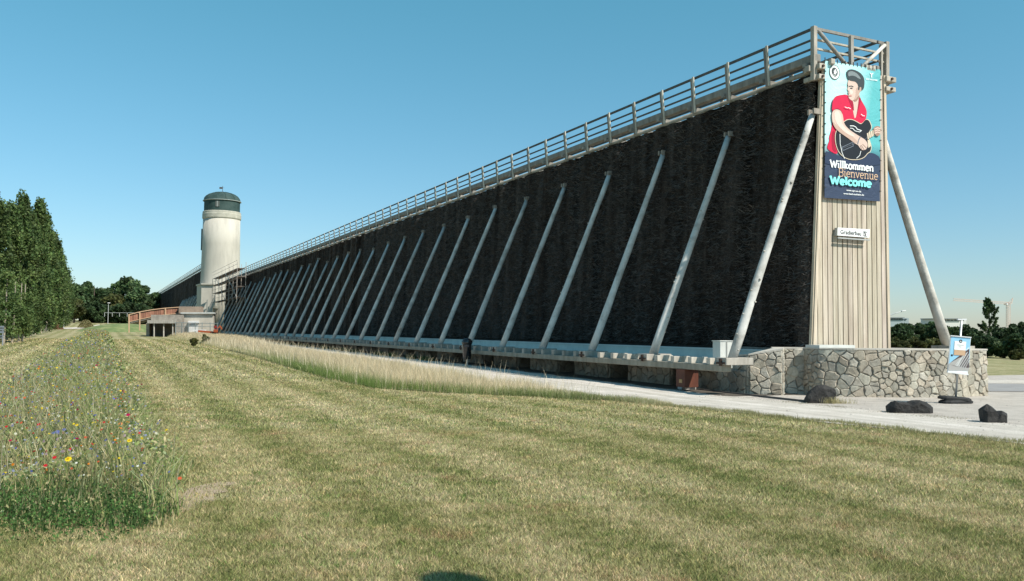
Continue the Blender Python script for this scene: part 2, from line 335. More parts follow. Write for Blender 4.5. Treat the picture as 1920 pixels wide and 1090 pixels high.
def grad_tower(rt,s0,s1,nstrut,zr,tb,tt,org_t,near,zb=1.22,half=1.42,rail_step=1.77,zbase=0):
    """one graduation works running from s0 to s1; zr = handrail height"""
    zt=zr-1.27
    P,q=brush_wall(rt,s0,s1,tb,tt,zb,zt,org_t,.14 if near else .5,.12 if near else .4)
    o=npmesh('brushwood_wall',P,q,brush,parent=rt,org=rt.location)
    cb=MB()   # far face, top and end of the stack
    for (a,b_) in ((s0,s1),):
        L=lambda s,t,z:W(s,t+org_t,z)
        cb.add([L(a,tb-.2,zb),L(a,-tb,zb),L(a,-tt,zt),L(a,tt-.2,zt),L(b_,tb-.2,zb),L(b_,-tb,zb),L(b_,-tt,zt),L(b_,tt-.2,zt)],[(0,3,2,1),(4,5,6,7),(1,2,6,5),(3,7,6,2),(0,1,5,4)])
    cb.build('brushwood_core',brush,rt)
    # top carcass: beams and channels
    for sgn,nm in ((1,'channel_beam'),(-1,'channel_beam')):
        m=MB();m.st(s0-.1,s1,org_t+sgn*1.16-.12,org_t+sgn*1.16+.12,zr-.99,zr-.76,(.62,.62,.62)) if near else m.st(s0-.1,s1,org_t+sgn*1.16-.12,org_t+sgn*1.16+.12,zr-.99,zr-.74)
        m.build(nm,wood_grey,rt,bevel=.03 if near else 0)
        m=MB();m.tube([W(s0+.02,org_t+sgn*1.10,zr-1.19),W(s1,org_t+sgn*1.10,zr-1.19)],[.075,.075],8,col=(.62,.60,.56));m.build('eaves_log',log_mat,rt,smooth=True)
    m=MB()
    for s in np.arange(s0+.2,s1,1.77 if near else 3.5): m.st(s-.07,s+.07,org_t-1.45,org_t+1.38,zr-1.10,zr-1.0,jitter((.75,.75,.75),.3))
    if near: m.build('cross_bearers',wood_grey,rt)
    # handrail
    for sgn in (1,-1):
        for k,(dz,wd) in enumerate(((0,.075),(.31,.05),(.57,.05))):
            m=MB();tt_=org_t+sgn*1.28-(.05 if sgn>0 else -.0)
            m.bar(W(s0-.06,tt_,zr-dz-.03),W(s1,tt_,zr-dz-.03),.05,wd,col=(.26,.27,.28));m.build('handrail' if k==0 else 'guard_rail',wood_grey,rt)  # long rails coloured dark and bluish to carry their shade
    posts=np.arange(s0,s1,rail_step)
    pm=None
    for k,s in enumerate(posts):
        sides=(1,-1) if (near and k<9) else (1,)
        for sgn in sides:
            if k==0: continue
            tt_=org_t+sgn*1.36
            if pm is None or True:
                m=MB();dd=.035 if near else .06
                lean=.10 if near else .0
                ds_=random.uniform(-.02,.02)
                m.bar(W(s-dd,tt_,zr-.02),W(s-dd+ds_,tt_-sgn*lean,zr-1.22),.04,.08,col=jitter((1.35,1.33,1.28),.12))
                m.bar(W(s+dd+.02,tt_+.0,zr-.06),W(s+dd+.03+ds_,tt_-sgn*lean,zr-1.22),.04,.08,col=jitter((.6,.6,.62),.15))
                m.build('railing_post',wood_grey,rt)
    # struts
    for k in range(nstrut):
        s=s0+k*SP
        if s>s1-1: break
        hv=random.uniform(-.25,.35) if k>0 else 0
        if k<13: hv=HV[k]
        s+=0
        tw=org_t
        foot=W(s,tw+4.16,.93);top=W(s+random.uniform(-.05,.05),tw+1.25,7.72+hv)
        bend=random.uniform(-.05,.07);npt=11 if k<8 else 5;m=MB();pts=[];rd=[]
        for i in range(npt):
            f_=i/(npt-1);pp=foot*(1-f_)+top*f_+A*math.sin(f_*3.1)*bend+A*random.uniform(-.012,.012)*(0<i<npt-1)
            pts.append(pp);rd.append((.130-.040*f_)*(1+random.uniform(-.05,.05)))
        m.tube(pts,rd,12 if k<8 else 8,col=jitter((.95,.95,.95),.12))
        if k<4:
            for _ in range(16):
                f_=random.uniform(.03,.95);pp=Vector(foot*(1-f_)+top*f_);a=random.uniform(0,6.28);rr=.130-.040*f_
                u=Vector(A)*math.cos(a)+Vector(N).cross(Vector(A)).normalized()*0+Vector((-N[0]*.9,-N[1]*.9,.43))*math.sin(a)
                c=pp+u*rr*.93;m.tube([c-u*.01,c+u*.03],[.035,.018],6,col=(.75,.72,.68))
        so_=m.build('strut',log_mat,rt,smooth=True,label='first strut, brightly sunlit round log' if k==0 and near else None)
        if k<26:
            m=MB();m.st(s-.2,s+.2,tw+3.62,tw+4.52,.765,.955,jitter((1.0,.98,.95),.08));fo=m.build('strut_foot',wood_grey,so_,at=None,bevel=.012 if k<6 else 0)
            m=MB();m.st(s-.03,s+.05,tw+4.523,tw+4.56,.74,.93);m.st(s-.15,s+.17,tw+4.523,tw+4.553,.79,.84);m.build('iron_clamp',iron,so_)
            m=MB()
            for dd in (-.11,.09): m.st(s+dd-.03,s+dd+.03,tw+.9,tw+1.36,7.72+hv,7.87+hv,(.75,.70,.66))
            m.build('strut_bracket',wood_grey,so_)
        # mirrored strut on the far side
        if near and k<3:
            foot=W(s,tw-4.13,1.30);top=W(s,tw-1.42,7.5);m=MB();pts=[foot*(1-i/6)+top*i/6+A*math.sin(i/6*3.1)*.03 for i in range(7)]
            m.tube(pts,[.148-.042*i/6 for i in range(7)],14,col=(.95,.93,.9))
            sb=m.build('strut',log_mat,rt,smooth=True)
            m=MB();m.st(s-.5,s+.3,tw-4.7,tw-3.8,1.16,1.275,(1.1,1.08,1.02));m.build('strut_foot',wood_grey,sb)
    return zt
gt=root('graduation_tower',W(-.05,0,0),'long timber graduation tower packed with dark brushwood, propped by slanting logs, nearer of the two','graduation tower')
SL=127.
grad_tower(gt,0.0,SL,33,10.24,1.37,1.03,0.0,True)
V,q=twigs(0,46,1.42,1.08,1.25,8.9,95000);npmesh('loose_twigs',V,q,mat('twig_bark',(.20,.18,.165),(.03,.025,.022),scale=4,rough=.9),parent=gt,org=gt.location)['kind']='stuff'
# end cladding ------------------------------------------------------
PL=-.10
def bl(z): return 1.45-(z-1.2)*.48/8.0      # left edge of the cladding at height z
def brr(z): return -1.26+(z-1.2)*.10/8.0
bT=lambda t: 9.16
m=MB();t=-1.20;k=0
tE=[-1.44+i*.192 for i in range(16)]
zbot,ztop=1.18,9.20
for i in range(15):
    t0,t1=tE[i]+.016,tE[i+1]-.016
    zt0=ztop if t0<bl(ztop) else 1.2+(1.45-t0)*8.0/.48;zt1=ztop if t1<bl(ztop) else 1.2+(1.45-t1)*8.0/.48
    th=.03+random.uniform(0,.006);tone=random.uniform(.88,1.10);c=(tone,tone*random.uniform(.97,1.01),tone*random.uniform(.92,1.0))
    zt_=ztop+random.uniform(-.02,.04)
    f=[W(PL,t1,zbot),W(PL,t0,zbot),W(PL+.05,t0,zbot),W(PL+.05,t1,zbot),W(PL,t1,min(zt1,zt_)),W(PL,t0,min(zt0,zt_)),W(PL+.05,t0,min(zt0,zt_)),W(PL+.05,t1,min(zt1,zt_))]
    f=[v-A*(th-.03) if j in(0,1,4,5) else v for j,v in enumerate(f)]
    m.hexa(f,c)
m.build('board_cladding',board_mat,gt)
m=MB();m.hexa([W(-.045,1.4,1.2),W(-.045,-1.44,1.2),W(0.0,-1.44,1.2),W(0.0,1.4,1.2),W(-.045,.95,9.1),W(-.045,-1.38,9.1),W(0.0,-1.38,9.1),W(0.0,.95,9.1)],(.12,.10,.09));m.build('cladding_backing',dark_timber,gt)
m=MB()
m.bar(W(PL-.02,1.42,1.18),W(PL-.02,.96,9.2),.10,.06,up=A,col=(1.15,1.12,1.05))
m.build('edge_trim',board_mat,gt);m=MB()
m.bar(W(PL+.03,1.465,1.18),W(PL+.03,1.02,8.85),.09,.09,up=A,col=(1.1,1.06,.98));m.build('corner_batten',board_mat,gt);m=MB()
m.bar(W(PL-.01,-1.49,1.18),W(PL-.01,-1.43,9.2),.09,.07,up=A,col=(1.15,1.12,1.05));m.build('edge_trim',board_mat,gt)
# end railing
zr=10.24
for sgn,tt_ in ((1,1.24),(-1,-1.62)):
    m=MB();m.bar(W(-.04,tt_,zr+.02),W(-.02,tt_-.0,8.72 if sgn>0 else 8.95),.13,.14,up=A,col=(.95,.92,.88));m.build('corner_post',wood_grey,gt,bevel=.01)
    if sgn<0:
        m=MB();m.bar(W(-.04,tt_+.22,zr-.1),W(-.02,tt_+.22,8.9),.07,.1,up=A,col=(.95,.92,.88));m.build('corner_post',wood_grey,gt,bevel=.01)
m=MB();m.bar(W(-.06,-.17,zr-.04),W(-.06,-.17,8.9),.11,.10,up=A,col=(.8,.8,.8));m.build('centre_post',wood_grey,gt)
for dz,wd in ((0,.08),(.31,.05),(.57,.05)):
    m=MB();m.bar(W(-.0,1.30,zr-dz-.02),W(-.0,-1.68,zr-dz-.02),.06,wd,col=(.6,.6,.6) if dz==0 else (1.1,1.08,1));m.build('handrail' if dz==0 else 'guard_rail',wood_grey,gt)
m=MB();m.tube([W(-.12,1.14,zr-.13),W(-.14,-.10,zr-1.12)],[.055,.055],8,col=(.75,.75,.75));m.build('diagonal_brace',wood_grey,gt,smooth=True)
m=MB();m.tube([W(-.12,-1.47,zr-.12),W(-.14,-.26,zr-1.12)],[.055,.055],8,col=(1.05,1.03,1.0));m.build('diagonal_brace',log_mat,gt,smooth=True)
# projecting beam ends with bolts
for sgn,tc in ((1,1.18),(-1,-1.52)):
    for (z0,z1,ln) in ((9.0,9.2,.30),(8.72,8.9,.22)):
        m=MB();a0,a1=(tc-.20,tc+.04) if sgn>0 else (tc-.30,tc+.1);m.st(-.16-ln*.2,.4,a0,a1,z0+.02,z1-.02,(1.15,1.1,1.02));be=m.build('beam_end',wood_grey,gt,bevel=.02)
        m=MB();m.tube([W(-.20-ln*.2,(a0+a1)/2,(z0+z1)/2),W(-.12,(a0+a1)/2,(z0+z1)/2)],[.04,.04],8);m.build('bolt',iron,be)
m=MB();m.st(-.30,.8,.70,.86,9.18,9.34,(1,.97,.92));m.build('beam_end',wood_grey,gt,bevel=.02)
m=MB();m.st(-.20,1.0,-1.0,-.62,9.22,9.40,(1.2,1.17,1.1));m.build('beam_end',wood_grey,gt,bevel=.02)
m=MB();m.st(.0,.16,-1.62,1.4,8.98,9.14,(.9,.88,.84));m.build('end_beam',wood_grey,gt)
# base basin -----------------------------------------------------------
m=MB();m.st(.9,SL,1.48,1.66,.50,1.085,(1.1,1.15,1.13));m.st(.9,SL,1.44,1.70,1.085,1.12,(1.3,1.3,1.3));m.build('basin_wall',trough_mat,gt)
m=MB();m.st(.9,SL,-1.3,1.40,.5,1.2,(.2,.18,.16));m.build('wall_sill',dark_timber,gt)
m=MB()
for s in np.arange(.5,SL,.5):
    if random.random()<.62: m.st(s,s+random.uniform(.28,.46),1.662,1.70,.72,.80,(.4,.5,.5))
m.build('basin_slats',dark_timber,gt)
m=MB();m.st(1.6,SL,1.66,4.12,.60,.70,(.85,.9,.88));m.build('basin_floor',trough_mat,gt)
m=MB();m.st(-.05,SL,4.22,4.50,.585,.76,(.72,.70,.62));m.build('ground_beam',wood_grey,gt,bevel=.02)
k=0;s=.62
while s<66:
    if min(abs(s-SP*round(s/SP)),9)>.3:
        m=MB();m.st(s-.11,s+.05,3.92,4.48,.762,.93,jitter((1.15,1.13,1.08) if s<6.5 else (.8,.82,.8),.12));m.build('cross_joist',wood_grey,gt,bevel=.01 if s<10 else 0)  # joists past the sunlit bays painted darker to stand for wall shade
    s+=.797
# stone piers below the beam
def stone_mat():
    m,nt,b,o=newmat('field_stone')
    p=pos(nt);n1=noise(nt,p,2.3,6,.65);n2=noise(nt,p,16,5,.7)
    c=ramp(nt,n1,[(.3,(.29,.26,.215)),(.5,(.42,.385,.325)),(.7,(.54,.50,.43))])
    c=mix(nt,1,c,attr(nt),'MULTIPLY');c=mix(nt,1,c,ramp(nt,n2,[(.3,(.72,.72,.72)),(.65,(1.08,1.08,1.08))]),'MULTIPLY')
    nt.links.new(c,b.inputs['Base Color']);b.inputs['Roughness'].default_value=.9;b.inputs['Specular IOR Level'].default_value=.2
    bn=nd(nt,'ShaderNodeBump');bn.inputs['Strength'].default_value=.7;bn.inputs['Distance'].default_value=.025
    nt.links.new(n2,bn.inputs['Height']);nt.links.new(bn.outputs[0],b.inputs['Normal']);return m
stone=stone_mat();mortar=mat('mortar',(.30,.275,.24),(.20,.18,.16),scale=8,rough=.95,bump=.5)
def clip(poly,px,py,nx_,ny_):
    out=[];n=len(poly)
    for i in range(n):
        a=poly[i];b=poly[(i+1)%n];da=(a[0]-px)*nx_+(a[1]-py)*ny_;db=(b[0]-px)*nx_+(b[1]-py)*ny_
        if da<=0: out.append(a)
        if (da<0<db) or (db<0<da): k=da/(da-db);out.append((a[0]+(b[0]-a[0])*k,a[1]+(b[1]-a[1])*k))
    return out
def masonry(mb,L,zlo,zhi,fmap,cell=.24,depth=.05,tint=(1,1,1)):
    """irregular stones over a face of length L; fmap(u,z,d)->world"""
    seeds=[];tries=0
    while tries<4000:
        tries+=1;c=(random.uniform(0,L),random.uniform(zlo-.05,max(zhi(0),zhi(L))+.05));r=cell*random.choice([.5,.6,.8,1.0,1.3,1.5])*random.uniform(.9,1.1)
        if all(((c[0]-q[0])*.72)**2+((c[1]-q[1])*1.15)**2>(r*.5+q[2]*.5)**2 for q in seeds): seeds.append((c[0],c[1],r))
    for a in seeds:
        poly=[(0,zlo),(L,zlo),(L,zhi(L)),(0,zhi(0))]
        for b in seeds:
            if b is a or abs(b[0]-a[0])>1.4: continue
            dx,dy=b[0]-a[0],b[1]-a[1];poly=clip(poly,a[0]+dx/2,a[1]+dy/2,dx,dy)
            if len(poly)<3:break
        if len(poly)<3: continue
        cx=sum(p[0] for p in poly)/len(poly);cy=sum(p[1] for p in poly)/len(poly)
        def ins(g): 
            out=[]
            for p in poly:
                d=math.hypot(p[0]-cx,p[1]-cy)
                k=max(.15,1-g/max(d,.02));out.append((cx+(p[0]-cx)*k,cy+(p[1]-cy)*k))
            return out
        # break long edges so outlines are a little uneven
        def rough_(pl,j):
            out=[]
            for i in range(len(pl)):
                p,q=pl[i],pl[(i+1)%len(pl)];out.append(p)
                if math.hypot(q[0]-p[0],q[1]-p[1])>.12: out.append(((p[0]+q[0])/2+random.uniform(-j,j),(p[1]+q[1])/2+random.uniform(-j,j)))
            return out
        base=poly;poly=rough_(poly,.022);d=depth*random.uniform(.5,1.3)
        gj=random.uniform(.001,.010);r0=ins(gj);r1=ins(gj+.006);r2=ins(gj+random.uniform(.02,.035));n=len(poly);tl=random.uniform(-.02,.02);tu=random.uniform(-.02,.02)
        vs=[fmap(*p,-.01) for p in r0]+[fmap(*p,d*.75) for p in r1]+[fmap(*p,d+tl*(p[0]-cx)/cell+tu*(p[1]-cy)/cell) for p in r2]
        fs=[(i,(i+1)%n,n+(i+1)%n,n+i) for i in range(n)]+[(n+i,n+(i+1)%n,2*n+(i+1)%n,2*n+i) for i in range(n)]+[tuple(range(2*n,3*n))]
        tone=random.uniform(.74,1.18);c=random.choice([(1,1,1),(1.02,.99,.94),(.96,.98,.96),(1.04,.98,.93),(1,1,1)])
        mb.add(vs,fs,tuple(tone*a_*b_ for a_,b_ in zip(c,tint)))
for k in range(22):
    a,b_=SP*k+.25+(.17 if k==0 else 0),SP*k+2.55
    m=MB();m.st(a,b_,2.5,3.33,-.4,.583,(.6,.6,.6));pr=m.build('stone_pier',mortar,gt)
    if k<9:
        m=MB();masonry(m,b_-a,float(terr_s(a))-.05,lambda u:.57,lambda u,z,d:W(a+u,3.33+d,z),cell=.34,tint=(.72,.71,.70))
        masonry(m,.75,-.1,lambda u:.57,lambda u,z,d:W(a-d,3.31-u,z),cell=.34,tint=(.72,.71,.70));m.build('pier_stones',stone,pr)
m=MB();m.st(.5,SL,2.0,2.2,-.3,.6,(.3,.3,.3));m.build('rear_footing',dark_timber,gt)  # footing darkened so the gaps between piers look deep in shade
# ------------------------------------------------------------------ stone platform under the end wall
pts_px=[(1375,24.0),(1405,23.15),(1466,22.95),(1467,23.5),(1508,23.45),(1538,22.75),(1600,22.45),(1700,22.4),(1790,22.65),(1848,23.3)]
PP=[np.array([xD(p,d),d]) for p,d in pts_px]
TOPZ=[.97,1.03,1.19,1.21,1.215,1.22,1.22,1.22,1.22,1.22]
back=[PP[-1]+A[:2]*6.0,W(4,1.42,0)[:2],W(.95,1.42,0)[:2],W(.9,2.5,0)[:2]]
pl_=root('stone_platform',(9.5,24,0),'rubble stone platform wall carrying the board-clad end of the tower','stone wall')
outl=PP+back
m=MB();n=len(outl);tz=TOPZ+[1.22,1.22,1.2,.98]
m.add([(p[0],p[1],-.3) for p in outl]+[(p[0],p[1],z-.02) for p,z in zip(outl,tz)],[(i,(i+1)%n,n+(i+1)%n,n+i) for i in range(n)]+[tuple(range(n,2*n))])
m.build('mortar_core',mortar,pl_)
m=MB()
SEG=[float(np.linalg.norm(PP[i+1]-PP[i])) for i in range(len(PP)-1)];CUM=[0]+list(np.cumsum(SEG))
def along(u,z,d,i0,i1):
    u0=CUM[i0]+u;i=i0
    while i<i1-1 and u0>CUM[i+1]: i+=1
    a=PP[i];dr=(PP[i+1]-a)/SEG[i];nr=np.array([dr[1],-dr[0]]);k=(u0-CUM[i])
    tzc=TOPZ[i]+(TOPZ[i+1]-TOPZ[i])*min(k/SEG[i],1)
    p=a+dr*k+nr*d;return (p[0],p[1],min(z,tzc-.02))
masonry(m,CUM[1],-.12,lambda u:TOPZ[0]+(TOPZ[1]-TOPZ[0])*u/CUM[1]-.03,lambda u,z,d:along(u,z,d,0,1),cell=.30)
masonry(m,CUM[2]-CUM[1],-.12,lambda u:TOPZ[1]+(TOPZ[2]-TOPZ[1])*u/(CUM[2]-CUM[1])-.03,lambda u,z,d:along(u,z,d,1,2),cell=.26)
masonry(m,CUM[4]-CUM[2],-.12,lambda u:1.18,lambda u,z,d:along(u,z,d,2,4),cell=.25)
masonry(m,CUM[9]-CUM[4],-.12,lambda u:1.19,lambda u,z,d:along(u,z,d,4,9),cell=.20)
a=PP[-1];b_=back[0];L=3.0;dr=A[:2];nr=np.array([dr[1],-dr[0]])
masonry(m,L,-.12,lambda u:1.19,lambda u,z,d:(a[0]+dr[0]*u+nr[0]*d,a[1]+dr[1]*u+nr[1]*d,z),cell=.3)
m.build('rubble_stones',stone,pl_)
m=MB()   # mortar capping along the wall head
inn=[]
for i in range(len(PP)):
    a=PP[i];pv=PP[max(i-1,0)];nx2=PP[min(i+1,len(PP)-1)];d=(nx2-pv);d/=np.linalg.norm(d);nr=np.array([d[1],-d[0]])
    inn.append((a+nr*.045,a-nr*.40))
for i in range(len(PP)-1):
    for (s0_) in (0,):
        o0,i0=inn[i];o1,i1=inn[i+1];z0,z1=TOPZ[i],TOPZ[i+1]
        m.hexa([(o0[0],o0[1],z0-.03),(i0[0],i0[1],z0-.03),(i1[0],i1[1],z1-.03),(o1[0],o1[1],z1-.03),(o0[0],o0[1],z0+.012),(i0[0],i0[1],z0+.012),(i1[0],i1[1],z1+.012),(o1[0],o1[1],z1+.012)][:8])
m.build('wall_capping',mat('cap_mortar',(.50,.46,.40),(.45,.42,.38),scale=6,rough=.95,bump=.5),pl_)
q=onS(1532,649,-.5)
m=MB();m.st(-.75,-.25,.55,1.85,1.225,1.30);so2=m.build('stone_slab',trough_mat,pl_)
# ------------------------------------------------------------------ banner
BS=-.20
NRM=-A
def bz(x,y,lift=0): return onS(1535+x/3.7615,100+y/3.7586,BS-.012-lift)
banner=root('banner',onS(1600,380,BS),'tall teal and navy welcome banner showing a guitar player in a red shirt','banner')
def banner_mat():
    m,nt,b,o=newmat('banner_print')
    g=pos(nt);d1=nd(nt,'ShaderNodeVectorMath',operation='DOT_PRODUCT');nt.links.new(g,d1.inputs[0]);d1.inputs[1].default_value=tuple(N)
    sep=nd(nt,'ShaderNodeSeparateXYZ');nt.links.new(g,sep.inputs[0])
    base=float(O@N);rr=nd(nt,'ShaderNodeMapRange');nt.links.new(d1.outputs['Value'],rr.inputs[0]);rr.inputs[1].default_value=base-1.2;rr.inputs[2].default_value=base+1.0
    u=math_(nt,'ADD',rr.outputs[0],math_(nt,'MULTIPLY',math_(nt,'SUBTRACT',9.2,sep.outputs[2]),.10))
    teal=ramp(nt,u,[(.0,(.36,.66,.68)),(.35,(.50,.80,.80)),(.65,(.42,.74,.76)),(1.0,(.10,.42,.44))])
    rz=nd(nt,'ShaderNodeMapRange');nt.links.new(sep.outputs[2],rz.inputs[0]);rz.inputs[1].default_value=6.55;rz.inputs[2].default_value=7.1
    c=mix(nt,rz.outputs[0],(.028,.042,.085),teal)
    nt.links.new(c,b.inputs['Base Color']);b.inputs['Roughness'].default_value=.5
    bn=nd(nt,'ShaderNodeBump');bn.inputs['Strength'].default_value=.5;bn.inputs['Distance'].default_value=.05
    nt.links.new(noise(nt,pos(nt,(1,1,1.5)),1.6,3,.5,1.5),bn.inputs['Height']);nt.links.new(bn.outputs[0],b.inputs['Normal']);return m
c4=[onS(1547,114,BS),onS(1546,371,BS),onS(1650,378,BS),onS(1651,131,BS)]
m=MB();nu,nv=14,26
def bpt(u,v):
    p=(c4[0]*(1-u)+c4[3]*u)*(1-v)+(c4[1]*(1-u)+c4[2]*u)*v
    return p
gv=[];
for j in range(nv+1):
    for i in range(nu+1): gv.append(bpt(i/nu,j/nv))
m.add(gv,[(j*(nu+1)+i,(j+1)*(nu+1)+i,(j+1)*(nu+1)+i+1,j*(nu+1)+i+1) for j in range(nv) for i in range(nu)])
nb=len(gv);m.add([v+A*.006 for v in (c4[0],c4[1],c4[2],c4[3])],[(0,3,2,1)])
m.build('banner_cloth',banner_mat(),banner,smooth=False)
def flatmat(name,c,rough=.5): return mat(name,c,tuple(v*.93 for v in c),scale=2,rough=rough)
def lay(name,pts,m_,lift,parent=banner,f=bz):
    mb=MB();P3=[f(x,y,lift) for x,y in pts];mb.add(P3,[tuple(range(len(P3)))[::-1]]);return mb.build(name,m_,parent)
def smooth_poly(p,it=2):
    for _ in range(it):
        q=[]
        for i in range(len(p)):
            a,b_=p[i],p[(i+1)%len(p)];q+=[(a[0]*.75+b_[0]*.25,a[1]*.75+b_[1]*.25),(a[0]*.25+b_[0]*.75,a[1]*.25+b_[1]*.75)]
        p=q
    return p
skin=flatmat('printed_skin',(.52,.355,.285));skin2=flatmat('printed_skin_shadow',(.34,.205,.155));skinh=flatmat('printed_skin_light',(.64,.475,.40))
red=flatmat('printed_red',(.62,.012,.06));red2=flatmat('printed_dark_red',(.36,.006,.035));navy=flatmat('printed_navy',(.028,.042,.085));blk=flatmat('printed_black',(.012,.013,.018))
hairm=flatmat('printed_dark_hair',(.045,.055,.06));hairl=flatmat('printed_grey_hair',(.20,.23,.24));wht=flatmat('printed_white',(.85,.87,.86));cream=flatmat('printed_cream',(.66,.56,.42));aqua=flatmat('printed_aqua',(.25,.82,.78));orange=flatmat('printed_tan',(.72,.48,.30))
fig=lay('trousers',smooth_poly([(44,705),(58,686),(140,722),(200,742),(280,748),(345,705),(385,702),(436,735),(436,800),(44,800)],1),navy,.002)
lay('shirt_back',smooth_poly([(150,295),(205,288),(245,345),(256,470),(285,305),(300,330),(338,395),(340,430),(330,480),(290,520),(200,530),(128,540),(125,600),(120,650),(140,722),(62,680),(62,650),(78,615),(72,595),(88,550),(98,480),(92,410),(98,340),(115,305)],2),red,.004)
lay('shirt_fold',smooth_poly([(92,560),(112,540),(118,600),(112,650),(128,700),(100,690),(92,640)],1),red2,.006)
lay('chest',smooth_poly([(232,318),(290,278),(288,330),(276,395),(257,472),(244,420),(236,360)],1),skinh,.006)
lay('collar',smooth_poly([(286,300),(302,330),(290,360),(262,465),(276,380)],1),red2,.008)
lay('collar',smooth_poly([(206,288),(228,312),(246,350),(250,420),(226,360),(205,315)],1),red2,.008)
lay('face',smooth_poly([(212,183),(250,188),(290,200),(305,235),(297,265),(285,290),(268,314),(250,334),(232,334),(214,318),(209,300),(213,288),(206,282),(213,268),(201,258),(208,232),(203,215)],1),skinh,.010)
lay('face_shadow',smooth_poly([(262,250),(290,225),(297,262),(283,290),(262,322),(243,336),(262,300)],1),skin,.012)
lay('jaw_shadow',smooth_poly([(240,330),(262,326),(285,292),(290,310),(262,345)],1),skin2,.0125)
lay('ear',smooth_poly([(290,240),(304,238),(304,262),(293,272),(288,258)],1),skin,.014)
hr=lay('hair',smooth_poly([(197,134),(206,117),(243,112),(290,134),(318,166),(325,204),(318,256),(300,262),(302,240),(290,236),(286,262),(277,258),(281,226),(262,200),(235,196),(214,190),(201,166)],1),hairm,.016)
lay('hair_highlight',smooth_poly([(206,135),(230,124),(262,136),(285,158),(300,185),(280,178),(255,160),(225,158),(210,165)],1),hairl,.018)
lay('eyebrow',[(212,232),(232,228),(246,234),(245,239),(230,234),(213,238)],hairm,.016)
lay('eyebrow',[(203,226),(208,224),(208,230),(203,231)],hairm,.016)
lay('eye',smooth_poly([(222,244),(236,242),(242,248),(232,252),(222,249)],1),hairm,.016)
lay('nose_shadow',[(212,262),(221,280),(214,284),(207,281)],skin,.016)
lay('mouth',smooth_poly([(212,298),(228,296),(238,301),(226,307),(212,304)],1),flatmat('printed_lips',(.50,.20,.17)),.016)
gb=smooth_poly([(118,600),(124,548),(160,505),(196,470),(235,468),(270,485),(297,503),(314,488),(330,468),(350,470),(364,492),(374,528),(352,558),(346,592),(372,650),(366,692),(345,702),(320,735),(272,750),(200,745),(150,706),(128,660)],2)
def grow(p,g):
    cx=sum(a for a,_ in p)/len(p);cy=sum(b for _,b in p)/len(p);return [(cx+(a-cx)*(1+g/max(math.hypot(a-cx,b-cy),1)),cy+(b-cy)*(1+g/max(math.hypot(a-cx,b-cy),1))) for a,b in p]
lay('guitar_edge',grow(gb,5),cream,.018)
lay('guitar_body',gb,blk,.020)
def stroke(name,pts,wd,m_,lift,parent=banner,f=bz):
    mb=MB()
    for i in range(len(pts)-1):
        (x0,y0),(x1,y1)=pts[i],pts[i+1];L=math.hypot(x1-x0,y1-y0) or 1;nx_,ny_=-(y1-y0)/L*wd/2,(x1-x0)/L*wd/2;ex,ey=(x1-x0)/L*wd*.25,(y1-y0)/L*wd*.25
        P3=[f(x,y,lift+i*.00015) for x,y in ((x0+nx_-ex,y0+ny_-ey),(x0-nx_-ex,y0-ny_-ey),(x1-nx_+ex,y1-ny_+ey),(x1+nx_+ex,y1+ny_+ey))];mb.add(P3,[(0,1,2,3)])
    return mb.build(name,m_,parent)
stroke('guitar_soundhole',[(222,512),(245,512),(262,520),(272,535),(300,545)],5,wht,.023)
stroke('guitar_soundhole',[(222,528),(240,530),(258,548),(290,555),(302,545)],4,wht,.0235)
stroke('guitar_tailpiece',[(165,662),(240,628),(244,655),(172,686),(165,662)],4,flatmat('printed_steel',(.16,.18,.22)),.023)
stroke('guitar_strings',[(160,672),(300,622),(350,590)],2,flatmat('printed_steel',(.16,.18,.22)),.024)
stroke('guitar_outline_curve',[(150,570),(152,640),(165,700),(182,742)],3.5,wht,.024)
stroke('guitar_outline_curve',[(298,690),(290,720),(268,740)],3.5,wht,.024)
lay('guitar_neck',[(340,566),(385,540),(392,580),(346,606)],cream,.022)
stroke('fretboard_line',[(352,560),(357,598)],2.5,blk,.024);stroke('fretboard_line',[(366,552),(371,590)],2.5,blk,.024);stroke('fretboard_line',[(380,545),(385,582)],2.5,blk,.024)
lay('fretting_hand',smooth_poly([(386,528),(404,514),(424,514),(436,522),(436,566),(425,584),(405,584),(390,560)],1),skin2,.026)
for yy in (530,545,560): stroke('finger',[(396,yy+4),(416,yy-4),(432,yy+2)],9,skinh,.028)
lay('pickguard',[(345,610),(362,612),(368,655),(350,668)],cream,.022)
lay('playing_arm',smooth_poly([(94,412),(122,392),(158,404),(172,440),(178,498),(215,538),(255,565),(296,590),(330,610),(348,640),(340,676),(312,686),(290,668),(280,648),(262,640),(200,594),(130,545),(104,508),(93,462)],2),skinh,.030)
lay('arm_shadow',smooth_poly([(100,480),(125,505),(200,560),(275,615),(270,640),(200,594),(130,545),(104,508)],1),skin,.032)
lay('arm_light',smooth_poly([(108,420),(128,402),(146,412),(160,450),(164,500),(205,545),(255,582),(248,592),(190,562),(140,515),(115,470)],2),flatmat('printed_skin_highlight',(.74,.585,.51)),.033)
lay('cheek_light',smooth_poly([(216,255),(236,258),(244,275),(236,290),(220,288)],1),flatmat('printed_skin_highlight',(.74,.585,.51)),.0125)
stroke('wristband',[(296,586),(282,612),(276,640)],6,flatmat('printed_steel',(.16,.18,.22)),.034)
for i,(a,b_) in enumerate((((310,640),(338,668)),((302,648),(322,682)),((295,650),(306,684)))): stroke('finger_line',[a,b_],3,skin2,.0345)
lay('sleeve',smooth_poly([(92,412),(98,335),(118,305),(150,298),(175,330),(176,398),(172,436),(156,400),(124,388)],1),red,.036)
stroke('pocket_mark',[(185,378),(200,386),(212,384),(226,392)],4,wht,.037);stroke('pocket_mark',[(300,430),(312,440),(325,442)],4,wht,.037)
